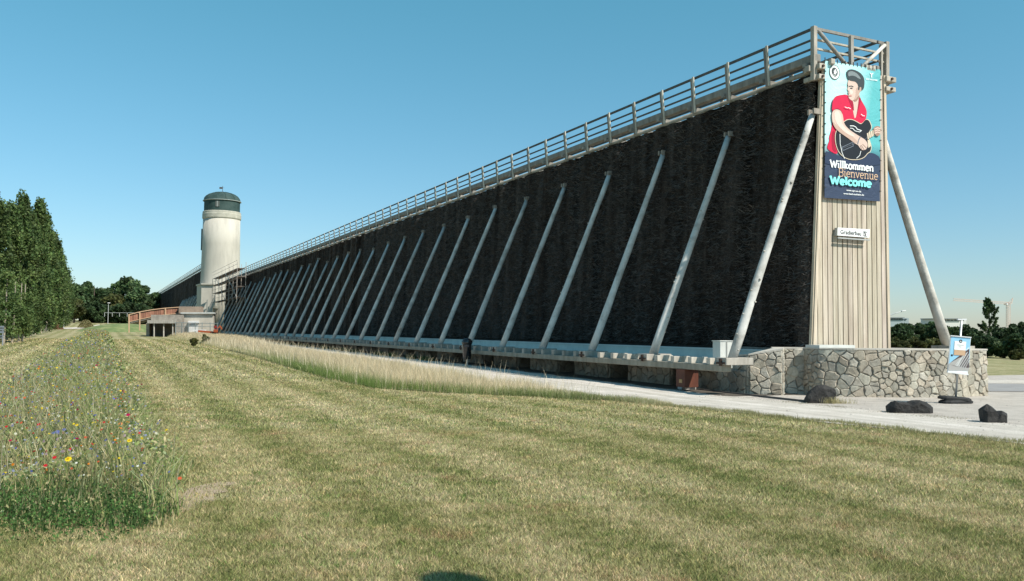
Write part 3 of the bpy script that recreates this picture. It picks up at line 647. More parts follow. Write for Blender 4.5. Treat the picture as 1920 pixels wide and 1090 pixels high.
# emblem: ring with small light figure on a dark field
def ell(cx,cy,rx,ry,n=40,rot=0): return [(cx+rx*math.cos(a)*math.cos(rot)-ry*math.sin(a)*math.sin(rot),cy+rx*math.cos(a)*math.sin(rot)+ry*math.sin(a)*math.cos(rot)) for a in [2*math.pi*i/n for i in range(n)]]
lay('emblem_ring',ell(113,134,37,53,rot=-.15),flatmat('printed_grey_green',(.13,.17,.16)),.004)
lay('emblem_disc',ell(113,134,32,47,rot=-.15),wht,.006)
lay('emblem_field',ell(113,132,21,32,rot=-.25),flatmat('printed_charcoal',(.06,.07,.07)),.008)
lay('emblem_figure',[(104,122),(110,128),(112,118),(122,112),(124,124),(128,138),(122,142),(124,152),(116,148),(106,144),(110,136)],wht,.010)
lay('emblem_base',smooth_poly([(100,146),(112,152),(124,160),(122,172),(108,164)],1),flatmat('printed_grey_green2',(.30,.34,.32)),.0105)
stroke('logo_mark',[(373,170),(373,150),(364,140)],6,wht,.004);stroke('logo_mark',[(373,150),(383,142)],6,wht,.0045)
# lacing at the banner edge
m=MB()
for i in range(15):
    p=c4[0]*(1-i/14)+c4[3]*(i/14);m.bar(p+np.array([0,0,-.03]),p+np.array([0,0,.09]),.02,.02)
for i in range(1,13):
    for e0,e1,sg in ((c4[0],c4[1],1),(c4[3],c4[2],-1)):
        p=e0*(1-i/13)+e1*(i/13);m.bar(p-N*.03*sg-A*.012,p+N*.03*sg-A*.012,.02,.02)
m.build('lacing',mat('dark_cord',(.06,.06,.06)),banner)
# ---- slab lettering drawn as strokes
def arc(cx,cy,rx,ry,a0,a1,n=12): return [(cx+rx*math.cos(math.radians(a0+(a1-a0)*i/n)),cy+ry*math.sin(math.radians(a0+(a1-a0)*i/n))) for i in range(n+1)]
def serif(x,y,w=.17): return [(x-w,y),(x+w,y)]
X_=.66
GL={
'W':(1.25,[[(.08,1),(.36,0),(.62,.85),(.88,0),(1.16,1)]],[(.08,1),(1.16,1)]),
'B':(.78,[[(.14,0),(.14,1)],[(.14,1),(.42,1)]+arc(.42,.76,.24,.24,90,-90)+[(.14,.52)],[(.42,.52)]+arc(.42,.26,.28,.26,90,-90)+[(.14,0)]],[(.14,0),(.14,1)]),
'i':(.36,[[(.18,0),(.18,X_)],[(.18,.88),(.18,1.0)]],[(.18,0),(.12,X_)]),
'l':(.36,[[(.18,0),(.18,1.05)]],[(.18,0),(.12,1.05)]),
'k':(.70,[[(.16,0),(.16,1.05)],[(.50,X_),(.18,.30)],[(.28,.36),(.56,0)]],[(.16,0),(.10,1.05),(.54,0),(.50,X_)]),
'o':(.68,[arc(.34,.33,.25,.33,0,360,20)],[]),
'c':(.62,[arc(.34,.33,.25,.33,45,315,16)],[]),
'e':(.66,[[(.09,.36),(.58,.36)]+arc(.34,.33,.25,.33,5,310,18)],[]),
'm':(1.08,[[(.16,0),(.16,X_)],[(.16,.45)]+arc(.35,.44,.19,.20,180,0)+[(.54,0)],[(.54,.45)]+arc(.73,.44,.19,.20,180,0)+[(.92,0)]],[(.16,0),(.54,0),(.92,0),(.10,X_)]),
'n':(.74,[[(.16,0),(.16,X_)],[(.16,.45)]+arc(.37,.44,.21,.21,180,0)+[(.58,0)]],[(.16,0),(.58,0),(.10,X_)]),
'v':(.64,[[(.08,X_),(.32,0),(.56,X_)]],[(.08,X_),(.56,X_)]),
'u':(.72,[[(.16,X_),(.16,.22)]+arc(.36,.22,.20,.21,180,360)+[(.56,X_)],[(.56,X_),(.56,0)]],[(.10,X_),(.50,X_),(.60,0)]),
}
def slab(name,word,p0,p1,hgt,th,m_,lift,sw=.13,parent=banner):
    """word set along the line p0-p1 (banner units), capital height hgt"""
    tw=sum(GL[c][0] for c in word);dx,dy=(p1[0]-p0[0])/tw,(p1[1]-p0[1])/tw
    f=lambda x,y:(p0[0]+dx*x,p0[1]+dy*x-hgt*y)
    mb=MB();cx=0;k=0
    for c in word:
        wd,st_,se=GL[c]
        allst=[(s,th) for s in st_]+[([(x-sw,y+(th*.35 if y<.1 else -th*.35)),(x+sw,y+(th*.35 if y<.1 else -th*.35))],th*.75) for x,y in se]
        for pl,tk in allst:
            for i in range(len(pl)-1):
                (x0,y0),(x1,y1)=pl[i],pl[i+1];L=math.hypot(x1-x0,y1-y0) or 1;a_=-(y1-y0)/L*tk/2;b2=(x1-x0)/L*tk/2;ex=(x1-x0)/L*tk*.2 if len(pl)>4 else 0;ey=(y1-y0)/L*tk*.2 if len(pl)>4 else 0
                q_=[f(cx+x,y) for x,y in ((x0+a_-ex,y0+b2-ey),(x0-a_-ex,y0-b2-ey),(x1-a_+ex,y1-b2+ey),(x1+a_+ex,y1+b2+ey))]
                mb.add([bz(x,y,lift+k*.00004) for x,y in q_],[(0,1,2,3)]);k+=1
        cx+=wd
    return mb.build(name,m_,parent)
slab('willkommen_lettering','Willkommen',(80,801),(388,834),50,.21,wht,.010)
slab('bienvenue_lettering','Bienvenue',(140,866),(420,893),56,.085,orange,.026)
slab('welcome_lettering','Welcome',(80,918),(372,944),53,.25,aqua,.034)
def text(name,body,p0,p1,hgt,m_,parent,nrm,upv=(0,0,1),bold=0.0):
    """flat lettering from p0 to p1 (world), letter height hgt"""
    cu=bpy.data.curves.new(name,'FONT');cu.body=body;cu.size=1;cu.offset=bold;cu.resolution_u=3
    tmp=bpy.data.objects.new('tmp',cu);C.objects.link(tmp);bpy.context.view_layer.update()
    me=bpy.data.meshes.new_from_object(tmp.evaluated_get(bpy.context.evaluated_depsgraph_get()));bpy.data.objects.remove(tmp)
    co_=np.zeros(len(me.vertices)*3);me.vertices.foreach_get('co',co_);co_=co_.reshape(-1,3)
    w_=co_[:,0].max()-co_[:,0].min();x0=co_[:,0].min();p0=np.asarray(p0);p1=np.asarray(p1);d=(p1-p0)/w_
    up=np.asarray(upv,float);hs=hgt/.7
    P3=p0+d*(co_[:,:1]-x0)+up*co_[:,1:2]*hs-np.asarray(parent.get('_abs') or parent.location)
    me.vertices.foreach_set('co',P3.ravel());me.update();me.materials.clear();me.materials.append(m_)
    o=bpy.data.objects.new(name,me);C.objects.link(o);o.parent=parent;return o
text('web_address','www.epg-ev.de',bz(195,970,.004),bz(300,981,.004),.05,wht,banner,NRM,bold=.02)
text('web_address','www.bad-nauheim.de',bz(175,994,.004),bz(320,1005,.004),.05,wht,banner,NRM,bold=.02)
text('logo_lettering','BAD NAUHEIM',bz(335,186,.004),bz(414,197,.004),.045,wht,banner,NRM,bold=.02)
# ------------------------------------------------------------------ name sign
sg=root('name_sign',onS(1600,445,-.2),'long white rectangular name plate fixed to the vertical boards','sign')
sc=[onS(1571,427.0,-.26),onS(1570.5,441.5,-.26),onS(1630,446,-.26),onS(1631,430.5,-.26)]
m=MB();m.plate([c+A*.03 for c in sc],A,.09);m.build('sign_box',mat('sign_grey_metal',(.42,.43,.42),rough=.5),sg)
m=MB();m.plate(sc,A,.028);sp_=m.build('sign_face',mat('sign_white_enamel',(.86,.86,.85),(.80,.80,.79),rough=.35),sg)
m=MB();lo=[sc[1]+np.array([0,0,-.07]),sc[2]+np.array([0,0,-.07])];m.bar(lo[0],lo[1],.05,.035);m.build('lower_rail',mat('sign_grey_metal',(.42,.43,.42)),sg)
inkm=mat('sign_black_ink',(.02,.02,.02))
text('sign_lettering','Gradierbau',onS(1576,438.6,-.265),onS(1615,442.0,-.265),.118,inkm,sp_,NRM,bold=.012)
a_=onS(1619.5,442.2,-.265);b3=onS(1625,442.6,-.265);text('sign_numeral','IV',a_,b3,.118,inkm,sp_,NRM,bold=.015)
m=MB()
for dz in (.0,.118): m.bar(a_-N*.01+np.array([0,0,dz])-A*.003,b3+N*.01+np.array([0,0,dz-.008])-A*.003,.006,.014)
m.build('numeral_bars',inkm,sp_)
# ------------------------------------------------------------------ things along the beam
up=root('concrete_upright',W(2.0,2.8,.7),'tall pale box-like upright of slabs standing behind the foot of the first strut','box')
m=MB();m.st(1.9,2.24,2.4,3.0,.70,1.36,(1,1,1));m.build('housing',trough_mat,up,bevel=.01)
m=MB();m.st(1.88,2.26,2.38,3.02,1.36,1.38,(1.2,1.2,1.2));m.build('cover_slab',trough_mat,up)
m=MB();m.st(1.885,1.899,2.75,2.79,.74,1.34,(.5,.5,.5));m.build('front_panel',trough_mat,up)
rb=root('rust_box',W(1.9,4.4,0),'rusty brown steel box hanging below the beam with a small tan tag','box')
m=MB();m.st(1.55,1.95,4.05,4.52,.08,.584);m.build('steel_box',rust,rb,bevel=.01)
m=MB();q0=(1.66,1.80);m.st(q0[0],q0[1],4.522,4.53,.2,.3);m.build('tag_plate',mat('tan_plate',(.45,.28,.13)),rb)
m=MB();gx=G(1290,732);pf=[]
for i in range(9):
    a=math.pi*i/8;pf.append((math.cos(a)*.26,math.sin(a)**.7*.30))
hum=root('concrete_hump',gx,'small rounded pale concrete drain head on the path edge below the beam','drain cover')
V_=[];n=9
for k,dy in enumerate((-.22,-.1,.1,.22)):
    sc_=.75 if k in(0,3) else 1
    for x_,z_ in pf: V_.append((gx[0]+x_*sc_+(.06 if z_>.2 else 0),gx[1]+.15+dy,gx[2]-.02+z_*sc_))
m.add(V_,[(k*n+i,k*n+i+1,(k+1)*n+i+1,(k+1)*n+i) for k in range(3) for i in range(n-1)]+[tuple(range(n)),tuple(3*n+i for i in range(n))[::-1]])
m.build('concrete_dome',mat('pale_concrete',(.52,.49,.46),bump=.4,bscale=30),hum,smooth=True)
# litter bin
bp=W(16.2,4.95,0);gz=float(terr(bp[0],bp[1]));binr=root('litter_bin',(bp[0],bp[1],gz),'glossy black litter bin with a domed head on a short post beside the beam','litter bin')
bm=mat('glossy_black_enamel',(.012,.012,.014),rough=.18,spec=.6)
m=MB();m.lathe(bp[0],bp[1],[(.15,gz+.32),(.17,gz+.34),(.20,gz+.95),(.205,gz+.98)],24);m.build('bin_body',bm,binr,smooth=True)
m=MB();m.lathe(bp[0],bp[1],[(.225,gz+.97),(.23,gz+1.03),(.22,gz+1.10),(.17,gz+1.17),(.09,gz+1.21),(.02,gz+1.22)],24);m.build('bin_hood',bm,binr,smooth=True)
m=MB();m.box(bp[0]-.13,bp[0]+.10,bp[1]-.235,bp[1]-.18,gz+.84,gz+.94);m.build('bin_opening',mat('bin_inside',(.05,.05,.055)),binr)
m=MB();m.tube([(bp[0]+.02,bp[1],gz-.1),(bp[0]+.02,bp[1],gz+.34)],[.04,.04],10);m.build('bin_post',mat('galvanised_steel',(.45,.42,.38),metal=.5,rough=.5),binr)
# ------------------------------------------------------------------ boulders
basalt=mat('dark_basalt',(.026,.024,.023),(.011,.010,.010),scale=4,rough=.75,bump=.9,bscale=12,bdist=.05,spec=.35,c3=(.042,.039,.036))
def rock(px,py,outl,label,seed,dep=.34):
    import bmesh
    p=G(px,py);rs=random.Random(seed);full=bmesh.new()
    for ol in outl:
        b=bmesh.new()
        for x,z in ol:
            for y,kk in ((-.02,.80),(.04+rs.uniform(0,.08),1.0),(dep,.88)):
                b.verts.new((x*kk+rs.uniform(-.02,.02),y+rs.uniform(-.03,.03),(z-.06)*kk+rs.uniform(-.01,.01)))
        bmesh.ops.convex_hull(b,input=b.verts);bmesh.ops.delete(b,geom=[v for v in b.verts if not v.link_faces],context='VERTS')
        me=bpy.data.meshes.new('t');b.to_mesh(me);b.free();full.from_mesh(me)
    me=bpy.data.meshes.new('boulder');full.to_mesh(me);full.free();me.materials.append(basalt)
    o=bpy.data.objects.new('boulder',me);C.objects.link(o);o.location=p;o.scale=(1.06,1.0,1.16)
    rm=o.modifiers.new('join','REMESH');rm.mode='VOXEL';rm.voxel_size=.011
    tx_=bpy.data.textures.new('rock_noise','CLOUDS');tx_.noise_scale=.14;dm=o.modifiers.new('rough','DISPLACE');dm.texture=tx_;dm.strength=.022;dm.texture_coords='GLOBAL'
    tag(o,label,'boulder','dark boulders along the path');return o
rock(1541,757,[[(-.36,0),(-.33,.17),(-.22,.31),(-.08,.42),(.05,.44),(.30,.36),(.35,.28),(.34,0)]],'dark angular boulder with a flat sloping top, tuft of dry grass at its foot',11)
rock(1711,776,[[(-.44,0),(-.43,.18),(-.33,.28),(-.05,.27),(.0,.20),(0,0)],[(-.05,0),(-.03,.24),(.15,.30),(.32,.27),(.43,.17),(.42,0)]],'long low dark boulder with two humps, nearest to the rubber sign foot',25)
rock(1871,794,[[(-.21,0),(-.19,.20),(-.22,.27),(-.12,.35),(-.02,.31),(.04,.12),(.04,0)],[(-.06,0),(-.02,.20),(.10,.25),(.20,.22),(.21,0)]],'small upright dark boulder with a notch, at the right edge of the picture',31,.26)
# ------------------------------------------------------------------ information board on its foot
ib=G(1792,757);ib_d=ib[1]
ir=root('information_board',ib,'blue information board on a leaning steel pole with a black rubber foot','sign')
ptop=D(1803,600,ib_d-.10);steel=mat('galvanised_steel',(.45,.42,.38))
zinc=mat('zinc_steel',(.55,.57,.58),(.42,.44,.45),rough=.45,metal=.6)
m=MB();m.tube([ib+np.array([0,0,.12]),ptop],[.024,.024],12);m.build('pole',zinc,ir,smooth=True)
m=MB();m.bar(ptop+np.array([-.10,0,.01]),ptop+np.array([.11,0,.01]),.05,.035);m.build('pole_cap',mat('white_plastic',(.8,.8,.8)),ir)
fb=mat('black_rubber',(.035,.034,.034),(.02,.02,.02),scale=10,rough=.75)
def pad(cx,cy,z,rx,ry,th,rot,tilt,name):
    pts=[(-.5,-.3),(-.36,-.42),(.36,-.42),(.5,-.3),(.5,.3),(.36,.42),(-.36,.42),(-.5,.3)];m=MB();c,s_=math.cos(rot),math.sin(rot)
    lo=[];hi=[];tp=[]
    for x,y in pts:
        X2,Y2=x*rx*2,y*ry*2;lo.append((cx+X2*c-Y2*s_,cy+X2*s_+Y2*c,z+tilt*X2));hi.append((cx+X2*c-Y2*s_,cy+X2*s_+Y2*c,z+tilt*X2+th*.6));X3,Y3=X2*.86,Y2*.86;tp.append((cx+X3*c-Y3*s_,cy+X3*s_+Y3*c,z+tilt*X3+th))
    n=8;m.add(lo+hi+tp,[tuple(range(n))[::-1]]+[(i,(i+1)%n,n+(i+1)%n,n+i) for i in range(n)]+[(n+i,n+(i+1)%n,2*n+(i+1)%n,2*n+i) for i in range(n)]+[tuple(range(2*n,3*n))]);return m.build(name,fb,ir)
pad(ib[0],ib[1],ib[2]+.01,.36,.22,.08,.15,.02,'rubber_foot');pad(ib[0]-.02,ib[1]+.02,ib[2]+.085,.34,.20,.08,-.1,-.06,'rubber_foot')
bd=ib_d-.16
cnr=[D(1782.5,630,bd),D(1777,697,bd),D(1814.5,701.5,bd),D(1820.5,633.5,bd)]
m=MB();m.plate([c for c in cnr],(0,1,0),.03);m.build('board_back',mat('white_plastic',(.8,.8,.8)),ir)
def ibz(x,y,lift=0): return D(1770+x/9.914,590+y/9.909,bd-.004-lift)
skyb=flatmat('printed_sky_blue',(.30,.58,.78));grey=flatmat('printed_grey',(.42,.40,.38));tan=flatmat('printed_brown_paper',(.58,.38,.24));brn=flatmat('printed_dark_brown',(.09,.06,.06))
L2=lambda n_,p_,m_,l_:lay(n_,p_,m_,l_,parent=ir,f=ibz)
L2('printed_sky',[(136,412),(490,442),(462,1010),(84,1005),(100,860)],skyb,.001)
L2('printed_path',[(84,930),(125,885),(290,950),(470,990),(465,1040),(80,1040)],grey,.003)
L2('printed_building',[(130,884),(290,765),(470,635),(462,990),(350,985),(220,965),(120,930)],brn,.004)
L2('printed_building_light',[(130,890),(290,800),(345,800),(270,965),(120,930)],grey,.005)
for i,(a,b_) in enumerate((((435,700),(275,975)),((460,740),(310,985)),((465,800),(350,990)),((468,850),(392,995)),((400,720),(245,965)),((370,750),(225,960)),((345,770),(205,950)))):
    stroke('printed_strut',[a,b_],11-i*1.1,wht,.007,parent=ir,f=ibz)
L2('printed_clouds',[(405,650),(470,600),(475,632),(410,672)],flatmat('printed_pale_blue',(.6,.75,.85)),.006)
L2('notice_panel',[(200,488),(415,505),(402,668),(188,652)],wht,.010)
L2('brown_panel',[(190,655),(402,668),(392,765),(184,752)],tan,.0102)
L2('round_emblem',ell(312,497,28,32),blk,.012)
L2('round_emblem_centre',[(312,478),(322,500),(326,512),(300,512),(304,500)],wht,.014)
L2('small_emblem',ell(147,758,20,20),blk,.003)
text('notice_lettering','Willkommen',ibz(240,572,.012),ibz(372,582,.012),.022,grey,ir,(0,-1,0),bold=.01)
text('notice_lettering','Hier',ibz(275,606,.012),ibz(330,611,.012),.022,grey,ir,(0,-1,0),bold=.01)
m=MB();m.bar(D(1776,697.5,bd-.02),D(1815,702.5,bd-.02),.05,.035);m.build('board_frame',mat('white_plastic',(.8,.8,.8)),ir)
m=MB();m.bar(D(1782,629.5,bd-.01),D(1821,633,bd-.01),.03,.02);m.build('board_frame',mat('white_plastic',(.8,.8,.8)),ir)
# ------------------------------------------------------------------ second graduation works, behind the round tower
g2=root('graduation_tower',W(143,3,1),'farther brushwood graduation tower rising behind the round stone tower','graduation tower')
grad_tower(g2,143.,300.,12,13.2,1.37,1.03,2.1,False,zb=1.5,rail_step=3.0)
# ------------------------------------------------------------------ round stone tower
TD=146.;tx=xD(412.0,TD);ty=TD;tg=float(terr(tx,ty))
def tz(y): return D(412,y,TD)[2]
rt=root('round_tower',(tx,ty,tg),'tall pale round stone tower with a dark domed cap and weather vane','tower')
sc_m=TD/F
plaster=mat('pale_plaster',(.48,.445,.385),(.37,.345,.30),scale=.55,rough=.9,bump=.3,bscale=3,c3=(.53,.495,.43),stretch=(1.6,1.6,.35))
m=MB();m.lathe(tx,ty,[(35.6*sc_m,tg),(35.6*sc_m,tz(533)),(35.2*sc_m,tz(530)),(34.6*sc_m,tz(500)),(33.9*sc_m,tz(460)),(33.3*sc_m,tz(412))],64);m.build('tower_shaft',plaster,rt,smooth=True)
m=MB();m.lathe(tx,ty,[(33.5*sc_m,tz(413)),(34.8*sc_m,tz(411)),(34.9*sc_m,tz(404)),(34.4*sc_m,tz(402)),(34.5*sc_m,tz(399.5)),(33.4*sc_m,tz(398.5))],64);m.build('cornice',mat('lichened_stone',(.50,.47,.40),(.34,.33,.27),scale=1.5,rough=.9,bump=.4),rt)
cop=mat('dark_slate_green',(.040,.070,.066),(.022,.042,.04),scale=.8,rough=.7,c3=(.06,.09,.085),spec=.2)
m=MB();m.lathe(tx,ty,[(32.2*sc_m,tz(399)),(32.2*sc_m,tz(380)),(32.6*sc_m,tz(379))],64);dr_=m.build('lantern_drum',cop,rt)
m=MB();r0=33.8*sc_m;prof=[(32.4*sc_m,tz(379.6)),(r0,tz(379)),(r0,tz(378))]+[(33.2*sc_m*math.cos(a),tz(378)+ (tz(361)-tz(378))*math.sin(a)) for a in [math.pi/2*i/10 for i in range(1,10)]]+[(.05,tz(361))]
m.lathe(tx,ty,prof,48);m.build('dome',cop,rt,smooth=True)
m=MB();m.lathe(tx,ty,[(r0+.02,tz(379.2)),(r0+.08,tz(378.8)),(r0+.08,tz(378.1)),(r0-.1,tz(377.8))],64);m.build('dome_rim',mat('pale_lead',(.42,.46,.45)),rt)
m=MB()
for k in range(12):
    a=2*math.pi*k/12;pts=[(tx+(33.2*sc_m+.03)*math.cos(b)*math.cos(a),ty+(33.2*sc_m+.03)*math.cos(b)*math.sin(a),tz(378)+(tz(361)-tz(378)+.03)*math.sin(b)) for b in [math.pi/2*i/6 for i in range(7)]]
    m.tube(pts,[.05]*7,5)
m.build('dome_seams',cop,rt)
for a0 in (-1.50,):
    c=(tx+32.3*sc_m*math.cos(a0),ty+32.3*sc_m*math.sin(a0));m=MB();m.box(c[0]-.32,c[0]+.32,c[1]-.06,c[1]+.2,tz(392),tz(382));wn=m.build('window',mat('window_shutter',(.13,.14,.13)),rt)
    m=MB();m.box(c[0]-.05,c[0]+.05,c[1]-.09,c[1],tz(392),tz(382));m.build('window_bar',mat('pale_lead',(.42,.46,.45)),wn)
m=MB();m.tube([(tx,ty,tz(361.5)),(tx+.02,ty,tz(349))],[.05,.04],6);m.build('vane_rod',dk,rt)
m=MB();m.box(tx-.55,tx-.05,ty-.02,ty+.02,tz(354.5),tz(351));m.tube([(tx-.1,ty,tz(352.5)),(tx+.35,ty,tz(352.3))],[.03,.01],5);m.build('weather_vane',dk,rt)
m=MB();m.box(tx-36.6*sc_m,tx-34.2*sc_m,ty-.4,ty+.3,tz(470),tz(430));m.build('side_shutter',cop,rt)
# square base with a curved buttress
bz0=.0
bs=root('tower_base_block',(xD(385,TD-3),TD-3,tg),'pale rendered square block with curved buttress at the foot of the round tower','building')
d0=TD-4.6
m=MB();P8=[(xD(377,d0-1.5),d0-1.5),(xD(399,d0-1.5),d0-1.5),(xD(401,d0+3),d0+3),(xD(368.5,d0+3),d0+3)]
yz=lambda y,d:D(400,y,d)[2]
m.add([(x,y,tg-.5) for x,y in P8]+[(x,y,yz(535,d0)) for x,y in P8],[(0,1,5,4),(1,2,6,5),(2,3,7,6),(3,0,4,7),(4,5,6,7)]);m.build('block_wall',plaster,bs)
m=MB();P9=[(x,y,yz(535,d0)) for x,y in [(xD(376.2,d0-1.8),d0-1.8),(xD(401,d0-1.8),d0-1.8),(xD(404,d0+3.2),d0+3.2),(xD(366.5,d0+3.2),d0+3.2)]];m.plate(P9[::-1],(0,0,1),.22);m.build('coping',plaster,bs)
m=MB();prof=[(398,537),(403.5,537),(403.5,556),(402.5,566),(400,574),(398,578)]
f1=[D(x,y,d0-1.55)-np.array([0,0,0]) for x,y in prof];m.plate(f1,(0,1,0),3.0);m.build('curved_buttress',plaster,bs)
# low white building, stone shed and timber ramp to its left
wb=root('flat_roofed_building',(xD(360,112),112,float(terr(xD(360,112),112))),'small flat-roofed white building below the round tower','building')
def pbox(m,x0,x1,y0,y1,d,dep,col=None):
    a=D(x0,y1,d);b_=D(x1,y1,d);c=D(x1,y0,d);e=D(x0,y0,d);s_=np.array([-.3*dep,dep,0])
    m.hexa([a,b_,b_+s_,a+s_,e,c,c+s_,e+s_],col)
m=MB();pbox(m,341,400,588,640,112,6);m.build('wall',plaster,wb)
m=MB();pbox(m,338.5,402,586,588.4,111.7,6.6);m.build('roof_slab',trough_mat,wb)
m=MB();pbox(m,354,371,607,640,111.2,.7);kk=m.build('utility_cabinet',mat('white_plastic',(.8,.8,.8)),wb)
m=MB();pbox(m,352.5,372.5,602,606.8,111.0,1.1);m.build('cabinet_roof',mat('white_plastic',(.8,.8,.8)),kk)
m=MB();pbox(m,357,366,605.5,608.6,111.12,.04);m.build('cabinet_panel',mat('panel_blue',(.08,.2,.4)),kk)
m=MB();pbox(m,335,379,575,588,113.5,3);
m.build('timber_screen',mat('brown_boards',(.34,.26,.20),(.24,.18,.14),scale=2,rough=.9),wb)
# ramp
rp=root('timber_ramp',(xD(290,116),116,1),'curved footbridge ramp with a red-brown boarded parapet rising to the white building','footbridge')
rb_m=mat('red_brown_boards',(.30,.15,.10),(.20,.09,.06),scale=1.5,rough=.85,use=True);yel=mat('pale_rail_timber',(.50,.34,.22),(.4,.26,.16),scale=2)
cur=[(240.5,590.5,606,109),(262,585,601,110),(285,581,596,111.5),(310,578,592,113),(338,576,590,114.5)]
m=MB();mr=MB()
for i in range(len(cur)-1):
    x0,ya,yb,da=cur[i];x1,yc,yd,db=cur[i+1]
    n_=6
    for k in range(n_):
        f0=k/n_;f1=(k+.86)/n_;X=lambda f:x0+(x1-x0)*f;T_=lambda f:ya+(yc-ya)*f+1.6;B_=lambda f:yb+(yd-yb)*f-2.5;DD=lambda f:da+(db-da)*f
        p=[D(X(f0),B_(f0),DD(f0)),D(X(f1),B_(f1),DD(f1)),D(X(f1),T_(f1),DD(f1)),D(X(f0),T_(f0),DD(f0))];m.plate(p,(0,1,0),.06,col=jitter((1,1,1),.25))
    mr.bar(D(x0,ya,da-.1),D(x1,yc,db-.1),.14,.09);mr.bar(D(x0,yb-2,da-.1),D(x1,yd-2,db-.1),.10,.07)
m.build('parapet_boards',rb_m,rp);mr.build('handrail',yel,rp)
m=MB()
for i in range(len(cur)-1):
    x0,ya,yb,da=cur[i];x1,yc,yd,db=cur[i+1]
    p=[D(x0,yb-1,da),D(x1,yd-1,db),D(x1,yd-1,db)+np.array([.3,2.2,0]),D(x0,yb-1,da)+np.array([.3,2.2,0])];m.hexa([q_-np.array([0,0,.14]) for q_ in p]+p)
m.build('deck',wood_grey,rp)
for px,yt,yb,dd in ((242,590,616,108.9),(262,585,612,110),(310,578,604,113)):
    m=MB();m.bar(D(px,yt,dd-.2),D(px,yb+8,dd-.2),.16,.16);m.build('post',yel,rp)
sh=root('stone_shed',(xD(305,106),106,.6),'low stone shelter with a broad slab roof over a dark open front','shelter')
sm=mat('shed_stone',(.38,.34,.29),(.24,.21,.18),scale=2.5,rough=.9,bump=.6)
m=MB();pbox(m,283,342,590.5,600.5,109,2.5);m.build('upper_stone_wall',sm,sh)
m=MB();pbox(m,276,330,600.5,606.5,106,3.2);m.build('roof_slab',wood_grey,sh)
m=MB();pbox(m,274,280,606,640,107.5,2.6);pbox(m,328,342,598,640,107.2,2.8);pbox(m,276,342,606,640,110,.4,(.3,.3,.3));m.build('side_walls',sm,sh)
for px in (289,307,324):
    m=MB();m.bar(D(px,606.6,106.3),D(px,635,106.3),.14,.14);m.build('support_post',wood_grey,sh)
# mesh site fence + orange barrier, site machine, scaffold
fe=root('mesh_site_fence',(xD(360,104),104,.5),'grey tubular mesh fence panels around the building site','fence')
fm=mat('fence_steel',(.30,.35,.36),(.22,.26,.27),metal=.4,rough=.5)
xsf=[329,341,353,366,379,394,408]
for i,px in enumerate(xsf):
    m=MB();m.tube([D(px,605,104),D(px,634,104)],[.045,.045],5);m.build('fence_post',fm,fe)
m=MB();m.tube([D(329,605,104),D(408,607,104)],[.035]*2,5);m.tube([D(329,612,104),D(408,613,104)],[.03]*2,5);m.build('fence_rail',fm,fe)
m=MB()
for px in np.arange(329,379,1.6): m.tube([D(px,605,104.02),D(px,632,104.02)],[.012,.012],3)
m.build('mesh_wires',fm,fe)
ba=root('orange_barrier',(xD(385,101),101,.5),'low bright orange and white barrier boards lying along the site fence','barrier')
om=mat('orange_plastic',(.42,.10,.04),(.30,.07,.03),scale=1,rough=.5)
m=MB();m.bar(D(372,621,101),D(400,623.5,101),.25,.22);m.build('orange_board',om,ba)
m=MB();m.bar(D(361,619.5,101.4),D(386,619.5,101.4),.3,.14);m.build('white_board',mat('white_plastic',(.8,.8,.8)),ba)
mc=root('small_excavator',(xD(403,100),100,.5),'small red and orange site machine beside the fence end','excavator')
m=MB();pbox(m,400,408,618,624,100,1.3);m.build('machine_body',om,mc,bevel=.06)
m=MB();pbox(m,401,406,611,616,100.2,1.1);m.build('cab',mat('cab_dark_red',(.25,.03,.03)),mc,bevel=.04)
for dd in (100.1,101.2):
    m=MB();pbox(m,397,410,623.5,627,dd,.4);m.build('track',mat('black_rubber',(.035,.034,.034)),mc,bevel=.05)
m=MB();m.bar(D(408,616,100.4),D(413,611.5,100.4),.14,.14);m.bar(D(413,611.5,100.4),D(416,618,100.4),.12,.12);m.build('boom',om,mc)
sf=root('scaffold',W(112,3.4,0),'tubular scaffold with platforms wrapped round the far end of the timber works','scaffold')
scm=mat('scaffold_steel',(.55,.50,.45),(.36,.30,.26),rough=.6,metal=.2);scr=mat('scaffold_boards',(.30,.25,.22),(.17,.14,.12),scale=3)
def ws(s_,t_,z_): return W(s_,t_,z_)
lv=[5.8,7.2,8.5,9.6]
for s_ in (99,103,107,111,115,119,123,127):
    for t_ in (2.2,3.3):
        zt_=10.4 if s_<116 else 9.9
        m=MB();m.tube([ws(s_,t_,5.0 if s_<122 else .8),ws(s_,t_,zt_)],[.035,.035],5);m.build('standard',scm,sf)
for z_ in lv:
    m=MB();m.st(99,127,2.25,3.25,z_-.05,z_);m.build('platform',scr,sf)
    m=MB()
    for dz in (.5,1.0):m.tube([ws(99,3.32,z_+dz),ws(127,3.32,z_+dz)],[.022,.022],5)
    m.build('guard_rail',scm,sf)
for i in range(6):
    m=MB();m.tube([ws(99+4*i,3.34,lv[i%3]),ws(103+4*i,3.34,lv[i%3+1])],[.035,.035],5);m.build('diagonal_brace',scm,sf)
